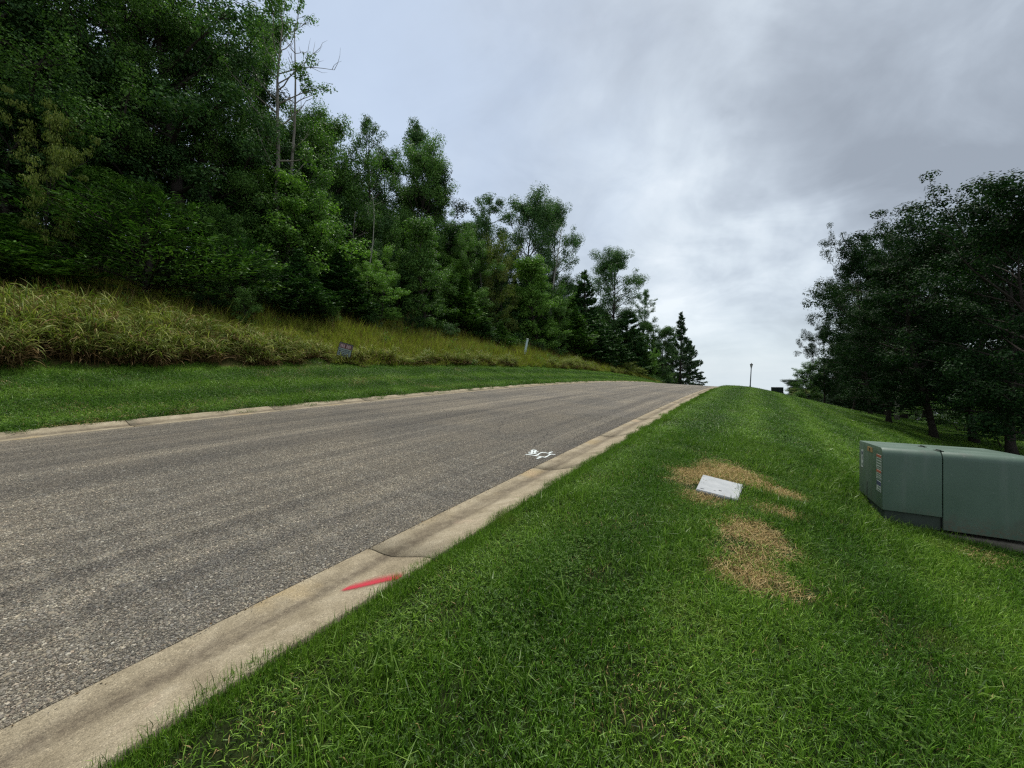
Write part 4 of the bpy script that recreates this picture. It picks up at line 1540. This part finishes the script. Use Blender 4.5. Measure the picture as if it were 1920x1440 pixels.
def scatter(name, coll, pos, rot, scl, idx, kind_='stuff'):
    pos = np.asarray(pos, np.float32)
    me = bpy.data.meshes.new(name)
    me.vertices.add(len(pos))
    me.vertices.foreach_set('co', pos.ravel())
    for k, ty, arr in (('rot', 'FLOAT_VECTOR', rot), ('scl', 'FLOAT_VECTOR', scl), ('idx', 'INT', idx)):
        a = me.attributes.new(k, ty, 'POINT')
        a.data.foreach_set('vector' if ty == 'FLOAT_VECTOR' else 'value', np.ascontiguousarray(arr, np.float32 if ty != 'INT' else np.int32).ravel())
    o = obj(name, me, kind=kind_)
    g = bpy.data.node_groups.new(name + '_scatter', 'GeometryNodeTree')
    g.interface.new_socket('Geometry', in_out='INPUT', socket_type='NodeSocketGeometry')
    g.interface.new_socket('Geometry', in_out='OUTPUT', socket_type='NodeSocketGeometry')
    gi, go = g.nodes.new('NodeGroupInput'), g.nodes.new('NodeGroupOutput')
    ci = g.nodes.new('GeometryNodeCollectionInfo')
    ci.inputs[0].default_value = PROTO[coll]
    ci.inputs['Separate Children'].default_value = True
    ci.inputs['Reset Children'].default_value = True
    ip = g.nodes.new('GeometryNodeInstanceOnPoints')
    ip.inputs['Pick Instance'].default_value = True

    def na(nm, ty):
        n = g.nodes.new('GeometryNodeInputNamedAttribute')
        n.data_type = ty
        n.inputs[0].default_value = nm
        return n.outputs[0]
    L = g.links.new
    L(gi.outputs[0], ip.inputs['Points'])
    L(ci.outputs[0], ip.inputs['Instance'])
    L(na('rot', 'FLOAT_VECTOR'), ip.inputs['Rotation'])
    L(na('scl', 'FLOAT_VECTOR'), ip.inputs['Scale'])
    L(na('idx', 'INT'), ip.inputs['Instance Index'])
    L(ip.outputs[0], go.inputs[0])
    md = o.modifiers.new('scatter', 'NODES')
    md.node_group = g
    return o


def align(s, t, rng, tilt=1.0):
    """euler angles that lay a clump on the slope with a random spin"""
    e = .05
    zs = (Z(s + e, t) - Z(s - e, t)) / (2 * e) * tilt
    zt = (Z(s, t + e) - Z(s, t - e)) / (2 * e) * tilt
    gx = zs * SA + zt * CA
    gy = zs * CA - zt * SA
    spin = rng.uniform(0, 6.283, len(s))
    # rotate the slope into the spun frame: R = Rz(spin) applied first in local space, tilt after
    rx = np.arctan(gy)
    ry = -np.arctan(gx)
    # XYZ euler applies X, then Y, then Z; tilt expressed in the local spun frame
    c, n = np.cos(spin), np.sin(spin)
    lx = rx * c + ry * n
    ly = -rx * n + ry * c
    return np.stack([lx, ly, spin], -1)


def vis(s, t, mu=120, near=.35):
    x, y = XY(s, t)
    return (y > -1.5) & (np.abs(x) < (960 + mu * 3) / F_PX * np.maximum(y, 0) + 3.0)


def grid(s0, s1, t0, t1, step, rng, jit=.5):
    S, T = np.meshgrid(np.arange(s0, s1, step), np.arange(t0, t1, step), indexing='ij')
    S = S.ravel() + rng.uniform(-jit, jit, S.size) * step
    T = T.ravel() + rng.uniform(-jit, jit, T.size) * step
    return S, T


def vnoise(s, t, f, seed=0):
    """cheap smooth value noise in 0..1"""
    r = np.random.default_rng(seed)
    tab = r.random((64, 64))
    x, y = s * f + 100, t * f + 100
    xi, yi = np.floor(x).astype(int), np.floor(y).astype(int)
    fx, fy = x - xi, y - yi
    fx, fy = fx * fx * (3 - 2 * fx), fy * fy * (3 - 2 * fy)
    g = lambda a, b: tab[a % 64, b % 64]
    return (g(xi, yi) * (1 - fx) + g(xi + 1, yi) * fx) * (1 - fy) + (g(xi, yi + 1) * (1 - fx) + g(xi + 1, yi + 1) * fx) * fy


rg = np.random.default_rng(99)
# lawn clumps: 0-3 short turf, 4-5 longer tufts, 6 clover, 7-8 straw, 9 sparse green over straw
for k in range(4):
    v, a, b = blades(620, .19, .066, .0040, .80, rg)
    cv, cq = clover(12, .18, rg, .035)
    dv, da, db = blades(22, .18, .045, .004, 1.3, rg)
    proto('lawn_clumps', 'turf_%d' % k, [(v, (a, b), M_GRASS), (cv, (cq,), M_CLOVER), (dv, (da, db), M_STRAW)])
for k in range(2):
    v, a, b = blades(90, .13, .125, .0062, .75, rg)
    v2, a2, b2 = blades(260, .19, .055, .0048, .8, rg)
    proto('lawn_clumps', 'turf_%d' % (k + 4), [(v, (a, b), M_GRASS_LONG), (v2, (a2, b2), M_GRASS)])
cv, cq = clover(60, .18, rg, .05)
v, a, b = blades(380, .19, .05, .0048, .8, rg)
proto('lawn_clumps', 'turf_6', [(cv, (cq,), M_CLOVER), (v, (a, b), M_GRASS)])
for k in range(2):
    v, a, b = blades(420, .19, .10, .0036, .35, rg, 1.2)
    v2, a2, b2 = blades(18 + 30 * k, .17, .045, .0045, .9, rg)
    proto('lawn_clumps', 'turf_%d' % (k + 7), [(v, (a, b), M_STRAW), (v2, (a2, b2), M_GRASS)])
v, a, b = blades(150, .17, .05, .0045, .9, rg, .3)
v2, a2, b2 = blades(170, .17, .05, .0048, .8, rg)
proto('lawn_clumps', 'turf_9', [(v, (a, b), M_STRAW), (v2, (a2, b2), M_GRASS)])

# 10: broad bladed weed grass rosette, 11: thin turf with the soil showing
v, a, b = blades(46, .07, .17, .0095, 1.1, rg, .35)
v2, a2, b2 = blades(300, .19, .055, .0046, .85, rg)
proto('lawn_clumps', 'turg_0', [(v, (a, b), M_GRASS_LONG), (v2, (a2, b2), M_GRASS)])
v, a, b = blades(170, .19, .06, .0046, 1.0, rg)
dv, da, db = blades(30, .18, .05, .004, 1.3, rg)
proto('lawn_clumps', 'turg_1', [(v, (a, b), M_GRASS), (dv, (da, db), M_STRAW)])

# straw patches, in road coordinates, read off the photograph: around the cover and on the way to the camera
STRAW = [(1296, 903, .46, .34), (1360, 888, .55, .36), (1425, 908, .50, .34), (1340, 928, .42, .30), (1318, 890, .35, .3), (1385, 978, .22, .2), (1420, 1010, .26, .26), (1470, 965, .20, .2), (1400, 1040, .26, .2),
         (1385, 1055, .26, .2), (1430, 1085, .26, .2), (1340, 1062, .16, .15), (1475, 1105, .16, .15), (1395, 1000, .2, .2),
         (1890, 1052, .13, .10), (1840, 1040, .10, .08)]
STRAW = [(pick(u, v)[0], pick(u, v)[1], a, b) for u, v, a, b in STRAW]


def straw_mask(s, t):
    m = np.zeros(len(s))
    for a, b, r0, r1 in STRAW:
        d = np.hypot((s - a) / r0, (t - b) / r1)
        m = np.maximum(m, np.clip(1.45 - d, 0, 1))
    return m


def near_box(s, t):
    """inside the footprint of the big box pad or the cover"""
    x, y = XY(s, t)
    dx, dy = x - bx, y - Yb
    a = dx * CA - dy * SA
    b = dx * SA + dy * CA
    m = (a > -.03) & (a < 1.25) & (b > -.05) & (b < 1.25)
    c = COVER
    ex, ey = c[1] - c[0], c[3] - c[0]
    det = ex.x * ey.y - ex.y * ey.x
    px, py = x - c[0].x, y - c[0].y
    p = (px * ey.y - py * ey.x) / det
    q = (ex.x * py - ex.y * px) / det
    return m | ((p > -.09) & (p < 1.06) & (q > -.16) & (q < 1.1))


def lawn():
    r = np.random.default_rng(5)
    out = []
    # close turf
    s, t = grid(-5, 12, -2.16, 10, .165, r)
    x, y = XY(s, t)
    k = vis(s, t) & (np.hypot(x, y) < 9.5) & (t > -2.02 + .04 * np.sin(s * 5)) & ~near_box(s, t)
    s, t = s[k], t[k]
    n = len(s)
    sm = straw_mask(s, t)
    sm = np.where(sm > 0, sm + r.uniform(-.2, .2, n) + (vnoise(s, t, 3.3, 21) - .5) * 1.2, 0)
    nz = vnoise(s, t, 1.1, 3) * .6 + vnoise(s, t, 3.1, 4) * .4
    cz = vnoise(s, t, .9, 8)
    idx = r.integers(0, 4, n)
    idx = np.where((nz > .60) & (r.random(n) < .55), r.integers(4, 6, n), idx)
    idx = np.where((cz > .5) & (r.random(n) < .14), 6, idx)
    thin = vnoise(s, t, 2.2, 41)
    idx = np.where((thin > .68) & (r.random(n) < .6), 11, idx)
    idx = np.where(r.random(n) < .035, 10, idx)
    idx = np.where(sm > .18, 9, idx)
    idx = np.where(sm > .54 + .22 * (r.random(n) < .5), r.integers(7, 9, n), idx)
    idx = np.where((sm > .5) & (r.random(n) < .22), 9, idx)
    edge = np.clip(1 - (t + 2.10) / .25, 0, 1)
    idx = np.where((edge > .2) & (r.random(n) < .16), 4 + r.integers(0, 2, n), idx)
    h = (.6 + .55 * vnoise(s, t, 2.4, 6)) * r.uniform(.78, 1.15, n)
    h *= np.interp(t, [-2.1, -1.55], [.62, 1])
    h = np.where((idx >= 7) & (idx < 10), np.minimum(h, .8), h)
    out.append((s, t, idx, np.stack([np.full(n, 1.0), np.full(n, 1.0), h], -1)))
    # a row of small clumps that thickens the ragged edge over the kerb
    s = np.arange(-4, 30, .07) + r.uniform(-.03, .03, len(np.arange(-4, 30, .07)))
    t = -2.035 + .03 * np.sin(s * 5.3) + r.uniform(-.03, .03, len(s))
    k = vis(s, t)
    s, t = s[k], t[k]
    n = len(s)
    out.append((s, t, r.integers(0, 4, n), np.stack([np.full(n, .55), np.full(n, .55), r.uniform(.7, 1.3, n)], -1)))
    # farther turf, coarser clumps of the same blades
    s, t = grid(-8, 64, -2.25, 24, .36, r)
    x, y = XY(s, t)
    d = np.hypot(x, y)
    k = vis(s, t) & (d >= 9.3) & (d < 70) & (t > -2.0)
    s, t = s[k], t[k]
    n = len(s)
    idx = r.integers(0, 4, n)
    idx = np.where(r.random(n) < .06, 4, idx)
    h = (.75 + .5 * vnoise(s, t, 1.3, 6)) * r.uniform(.85, 1.15, n)
    out.append((s, t, idx, np.stack([np.full(n, 1.9), np.full(n, 1.9), h * .82], -1)))
    S, T, I, SCL = (np.concatenate([o[i] for o in out]) for i in range(4))
    pos = W(S, T)
    scatter('lawn_grass', 'lawn_clumps', pos, align(S, T, r), SCL, I)
    print('lawn clumps', len(S))

    # mown verge on the far side
    s, t = grid(-14, 75, -16.0, -11.62, .30, r)
    k = vis(s, t)
    s, t = s[k], t[k]
    n = len(s)
    idx = r.integers(0, 4, n)
    nz = vnoise(s, t, .8, 33)
    idx = np.where((nz > .66) & (r.random(n) < .4), 9, idx)
    h = (.8 + .7 * vnoise(s, t, 1.6, 16)) * r.uniform(.85, 1.2, n)
    scatter('verge_grass', 'lawn_clumps', W(s, t), align(s, t, r), np.stack([np.full(n, 1.75), np.full(n, 1.75), h * .95], -1), idx)
    print('verge clumps', n)


def tall_leaf_strips(n_stalk, rng, H, rad, leaf_len, leaf_w, green, dead_frac):
    """stalks with arching strap leaves; returns green part and dead part"""
    Vg, Qg, Vd, Qd = [], [], [], []
    ng = nd = 0
    for k in range(n_stalk):
        a, r_ = rng.uniform(0, 6.283), rad * math.sqrt(rng.random())
        p0 = np.array((r_ * math.cos(a), r_ * math.sin(a), -.05))
        h = H * rng.uniform(.65, 1.1)
        tilt = np.array((rng.normal() * .10, rng.normal() * .10, 1.))
        nl = rng.integers(9, 14)
        for j in range(nl):
            f = (j + rng.uniform(0, .8)) / nl
            p = p0 + tilt * h * (.08 + .82 * f)
            az = rng.uniform(0, 6.283)
            L = leaf_len * rng.uniform(.6, 1.15) * (.7 + .5 * (1 - abs(f - .5)))
            el = rng.uniform(.85, 1.4)
            n = 6
            w0 = leaf_w * rng.uniform(.7, 1.25)
            pts = [p]
            drop = rng.uniform(.14, .46)
            for i in range(n):
                pts.append(pts[-1] + np.array((math.cos(az) * math.cos(el), math.sin(az) * math.cos(el), math.sin(el))) * L / n)
                el -= drop
            pts = np.array(pts)
            sd = np.array((-math.sin(az), math.cos(az), rng.normal() * .3))
            w = w0 * np.array((.5, 1, 1, .9, .7, .45, .06))[:, None] * .5
            v = np.stack([pts - sd * w, pts + sd * w], 1).reshape(-1, 3)
            i = np.arange(n)[:, None] * 2
            q = i + np.array([[0, 1, 3, 2]])
            isd = rng.random() < dead_frac * (2.2 if f < .4 else .25)
            if isd:
                Vd.append(v)
                Qd.append(q + nd)
                nd += len(v)
            else:
                Vg.append(v)
                Qg.append(q + ng)
                ng += len(v)
        # the stalk itself, running up into a thin seed head
        h *= 1.12
        sv = np.stack([p0 + np.array((-.006, 0, 0)), p0 + np.array((.006, 0, 0)), p0 + tilt * h + np.array((.003, 0, 0)), p0 + tilt * h + np.array((-.003, 0, 0))])
        Vd.append(sv)
        Qd.append(np.array([[0, 1, 2, 3]]) + nd)
        nd += 4
    return (np.concatenate(Vg), (np.concatenate(Qg),), M_REED), (np.concatenate(Vd), (np.concatenate(Qd),), M_REED_DEAD)


for k in range(5):
    proto('tall_clumps', 'reed_%d' % k, tall_leaf_strips(14, rg, 1.45, .30, .66, .023, M_REED, .46))
for k in range(2):
    proto('tall_clumps', 'reed_%d' % (k + 5), tall_leaf_strips(11, rg, .62, .28, .62, .026, M_REED, .62))
for k in range(4):
    v, a, b = blades(130, .34, .46, .012, .5, rg, .05)
    v2, a2, b2 = blades(34, .34, .55, .011, .5, rg, .1)
    v3, a3, b3 = blades(60, .34, .3, .011, .8, rg, .1)
    proto('bank_clumps', 'bank_%d' % k, [(v, (a, b), M_BANK), (v2, (a2, b2), M_REED_DEAD), (v3, (a3, b3), M_REED)])
for k in range(2):
    C = rg.normal(size=(260, 3)) * np.array((.20, .20, .16)) + np.array((0, 0, .26))
    C[:, 2] = np.abs(C[:, 2])
    v, q = leaf_cards(C, unit(rg.normal(size=(260, 3)) * .6 + np.array((0, 0, .9))), .075 * rg.uniform(.6, 1.3, 260), rg, .55)
    v2, a2, b2 = blades(60, .3, .62, .009, .45, rg, .05)
    proto('bank_clumps', 'bank_%d' % (k + 4), [(v, (q,), LEAF['light' if k else 'mid']), (v2, (a2, b2), M_REED_DEAD)])
# leafy undergrowth clumps
for k in range(3):
    C = rg.normal(size=(420, 3)) * np.array((.42, .42, .30)) + np.array((0, 0, .45))
    C[:, 2] = np.abs(C[:, 2])
    Nn = unit(rg.normal(size=(420, 3)) * .6 + np.array((0, 0, .9)))
    v, q = leaf_cards(C, Nn, .12 * rg.uniform(.6, 1.3, 420), rg, .6)
    proto('under_clumps', 'under_%d' % k, [(v, (q,), (LEAF['mid'], LEAF['dark'], LEAF['rust'])[k])])


def bank():
    r = np.random.default_rng(17)
    # tall strap-leaved grass along the foot of the bank
    s, t = grid(-16, 12.5, -20.6, -15.85, .36, r)
    front = -16.05 + .22 * np.sin(s * 1.7) + .12 * np.sin(s * 4.3)
    depth = np.interp(s, [-16, -2, 5, 8, 11, 13], [3.7, 3.5, 3.0, 2.1, 1.3, .8])
    k = vis(s, t) & (t < front) & (t > front - depth)
    s, t = s[k], t[k]
    f = front[k] - t
    n = len(s)
    hs = np.interp(s, [-16, -2, 4, 8, 11, 13], [1.15, 1.08, .95, .74, .52, .42]) * np.interp(f, [0, .5, 1.2, 5], [.84, .96, 1.0, .9])
    hs *= .9 * r.uniform(.72, 1.2, n)
    near_sign = (np.abs(s - SIGN_ST[0]) < 1.2)
    hs = np.where(near_sign & (t > SIGN_ST[1] - .3), hs * .55, hs)
    idx = r.integers(0, 5, n)
    idx = np.where((f < .35) & (r.random(n) < .22), r.integers(5, 7, n), idx)
    S1 = [(s, t, idx, np.stack([hs * .5 + .5, hs * .5 + .5, hs], -1))]
    # brown bracken-like tufts between the tall grass and the trees
    rb = np.random.default_rng(77)
    sb, tb_ = rb.uniform(-8, 9, 60), rb.uniform(-23.5, -19.7, 60)
    hb = rb.uniform(.5, .9, 60)
    S1.append((sb, tb_, rb.integers(5, 7, 60), np.stack([hb * 1.2, hb * 1.2, hb], -1)))
    # short arching fringe farther up the road
    s, t = grid(12, 62, -17.3, -15.9, .36, r)
    front = -16.05 + .2 * np.sin(s * 1.3) + .12 * np.sin(s * 3.3)
    dens = vnoise(s, t, .35, 51)
    k = vis(s, t) & (t < front) & (t > front - .3 - 1.0 * dens) & (dens > .25)
    s, t, dens = s[k], t[k], dens[k]
    n = len(s)
    hs = r.uniform(.5, .8, n) * (.6 + .7 * dens)
    S1.append((s, t, r.integers(4, 7, n), np.stack([hs * .6 + .5, hs * .6 + .5, hs], -1)))
    S, T, I, SCL = (np.concatenate([o[i] for o in S1]) for i in range(4))
    rot = align(S, T, r, .35)
    scatter('tall_grass', 'tall_clumps', W(S, T, -.03), rot, SCL, I)
    print('tall', len(S))
    # knee-high grass over the bank
    s, t = grid(-16, 100, -27, -15.95, .36, r)
    x, y = XY(s, t)
    tallz = (s < 11) & (t > -16.0 - np.interp(s, [-16, -2, 5, 8, 11], [3.4, 3.2, 2.6, 1.6, .8]))
    k = vis(s, t) & ~tallz & (t > wood_edge(s) - .8 + .9 * np.sin(s * .9)) & (t < -16.0 + .15 * np.sin(s * 2.1)) & ~((np.hypot(x, y) > 45) & (r.random(len(s)) < .35))
    s, t = s[k], t[k]
    n = len(s)
    h = (.35 + .8 * vnoise(s, t, .5, 61) + .4 * vnoise(s, t, 1.4, 62)) * r.uniform(.6, 1.35, n)
    h *= np.interp(-16 - t, [0, .5, 1.5], [.6, .85, 1])
    gap = vnoise(s, t, .9, 71) < .24
    h = np.where(gap, h * .45, h)
    tuft = (vnoise(s, t, 1.1, 72) > .74) & (r.random(n) < .3)
    scatter('bank_grass', 'bank_clumps', W(s, t), align(s, t, r, .5), np.stack([np.full(n, 1.1), np.full(n, 1.1), np.where(tuft, h * 1.25, h)], -1), np.where(tuft, 4 + r.integers(0, 2, n), r.integers(0, 4, n)))
    print('bank', n)
    # undergrowth at and inside the wood edge
    s, t = grid(-25, 100, -44, -17, .9, r)
    e = wood_edge(s)
    k = vis(s, t) & (t < e + .3 + .6 * np.sin(s * 1.1))
    s, t = s[k], t[k]
    n = len(s)
    h = r.uniform(.6, 1.7, n)
    scatter('undergrowth', 'under_clumps', W(s, t, -.05), align(s, t, r, .5), np.stack([h * r.uniform(.8, 1.4, n), h * r.uniform(.8, 1.4, n), h], -1), np.where(r.random(n) < .08, 2, r.integers(0, 2, n)))
    print('under', n)


lawn()
bank()


# ------------------------------------------------------------------ loose chippings that stand proud of the asphalt near the camera
def chippings():
    r = np.random.default_rng(23)
    ph = (1 + 5 ** .5) / 2
    ico = unit(np.array([(-1, ph, 0), (1, ph, 0), (-1, -ph, 0), (1, -ph, 0), (0, -1, ph), (0, 1, ph), (0, -1, -ph), (0, 1, -ph), (ph, 0, -1), (ph, 0, 1), (-ph, 0, -1), (-ph, 0, 1)]))
    tri = np.array([(0, 11, 5), (0, 5, 1), (0, 1, 7), (0, 7, 10), (0, 10, 11), (1, 5, 9), (5, 11, 4), (11, 10, 2), (10, 7, 6), (7, 1, 8), (3, 9, 4), (3, 4, 2), (3, 2, 6), (3, 6, 8), (3, 8, 9), (4, 9, 5), (2, 4, 11), (6, 2, 10), (8, 6, 7), (9, 8, 1)])
    m, t, out = mat('chipping_stone')
    geo = t.n('ShaderNodeNewGeometry')
    rr = geo.outputs['Random Per Island']
    c = t.ramp(rr, [(0, (.06, .058, .053)), (.3, (.108, .103, .093)), (.6, (.160, .151, .136)), (.85, (.225, .212, .186)), (.97, (.31, .292, .256)), (1, (.42, .40, .35))])
    c2 = t.ramp(t.math('FRACT', t.math('MULTIPLY', rr, 37.0)), [(0, (1.04, .98, .90)), (.4, (1, 1, .97)), (.75, (.96, .98, 1.05)), (1, (1.08, .96, .90))])
    c = t.mix(1.0, c, c2, 'MULTIPLY')
    c = streaks(t, c)[0]
    principled(t, out, c, .75, .25)
    for k, (n, size) in enumerate(((2100, .0052), (2100, .0052), (850, .0052), (280, .005))):
        p = np.stack([r.uniform(-.25, .25, n), r.uniform(-.25, .25, n), np.zeros(n)], -1)
        sc = size * np.exp(r.normal(size=n) * .28)
        ax = r.uniform(.65, 1.3, (n, 3)) * np.array((1.15, 1.0, .55))
        a = r.uniform(0, 6.283, n)
        v = ico[None] * (1 + r.normal(size=(n, 12, 1)) * .14) * ax[:, None] * sc[:, None, None]
        ca_, sa_ = np.cos(a)[:, None], np.sin(a)[:, None]
        v = np.stack([v[..., 0] * ca_ - v[..., 1] * sa_, v[..., 0] * sa_ + v[..., 1] * ca_, v[..., 2]], -1) + p[:, None] + np.array((0, 0, .001))
        f = (tri[None] + np.arange(n)[:, None, None] * 12).reshape(-1, 3)
        proto('chip_patches', 'chip_%d' % k, [(v.reshape(-1, 3), (f,), m)])
    s, tt = grid(-6, 14, TR - .255 - .40 * 20, TR - .2, .40, r, 0)
    s += r.uniform(-.05, .05, len(s))
    x, y = XY(s, tt)
    d = np.hypot(x, y)
    k = vis(s, tt, 200) & (d < 12) & (tt > TL + .27)
    s, tt, d = s[k], tt[k], d[k]
    n = len(s)
    q = d + r.uniform(-1, 1, n)
    idx = np.where(q < 5.5, r.integers(0, 2, n), np.where(q < 8, 2, 3))
    rot = np.stack([np.zeros(n), np.zeros(n), np.full(n, -A) + r.integers(0, 4, n) * math.pi / 2], -1)
    # follow the gradient of the road
    gs = G - 2 * K * s
    gt = np.full(n, -.0516)
    gx, gy = gs * SA + gt * CA, gs * CA - gt * SA
    sp = rot[:, 2]
    rx, ry = np.arctan(gy), -np.arctan(gx)
    rot[:, 0] = rx * np.cos(sp) + ry * np.sin(sp)
    rot[:, 1] = -rx * np.sin(sp) + ry * np.cos(sp)
    X, Y = XY(s, tt)
    pos = np.stack([X, Y, P(s) + .0516 * (TR - tt)], -1)
    # an extra row tucked against the gutter
    scatter('road_chippings', 'chip_patches', pos, rot, np.ones((n, 3)), idx)
    print('chips', n)



def gutter_grit():
    r = np.random.default_rng(31)
    m = simple('grit_stone', (.24, .21, .165), .9, .2, var=.5, scale=90)
    for k in range(3):
        n = 26
        p = np.stack([r.normal(size=n) * .10, r.normal(size=n) * .018, np.zeros(n)], -1)
        base = unit(r.normal(size=(n, 8, 3)))
        cube = np.array([(-1, -1, -1), (1, -1, -1), (1, 1, -1), (-1, 1, -1), (-1, -1, 1), (1, -1, 1), (1, 1, 1), (-1, 1, 1)]) * .62
        v = (cube[None] + base * .35) * (.0020 * np.exp(r.normal(size=n) * .45))[:, None, None] * np.array((1.2, 1, .7)) + p[:, None]
        q = np.array([(0, 3, 2, 1), (4, 5, 6, 7), (0, 1, 5, 4), (1, 2, 6, 5), (2, 3, 7, 6), (3, 0, 4, 7)])
        f = (q[None] + np.arange(n)[:, None, None] * 8).reshape(-1, 4)
        C = np.stack([r.normal(size=3) * .1, r.normal(size=3) * .03, np.full(3, .006)], -1)
        lv, lq = leaf_cards(C, unit(r.normal(size=(3, 3)) * .3 + np.array((0, 0, 1.))), .014, r, .55)
        proto('grit_bits', 'grit_%d' % k, [(v.reshape(-1, 3), (f,), m), (lv, (lq,), M_REED_DEAD)])
    s = np.arange(-3, 16, .16) + r.uniform(-.07, .07, len(np.arange(-3, 16, .16)))
    x = r.uniform(-.01, .035, len(s))
    pos = kerb_pt(s, TR, 1, x)
    pos[:, 2] += .001
    rot = np.stack([np.zeros(len(s)), np.zeros(len(s)), math.pi / 2 - A + r.normal(size=len(s)) * .1], -1)
    scatter('gutter_grit', 'grit_bits', pos, rot, np.ones((len(s), 3)) * r.uniform(.8, 1.5, (len(s), 1)), r.integers(0, 3, len(s)))


chippings()
gutter_grit()
print('trees filled', len(fill))
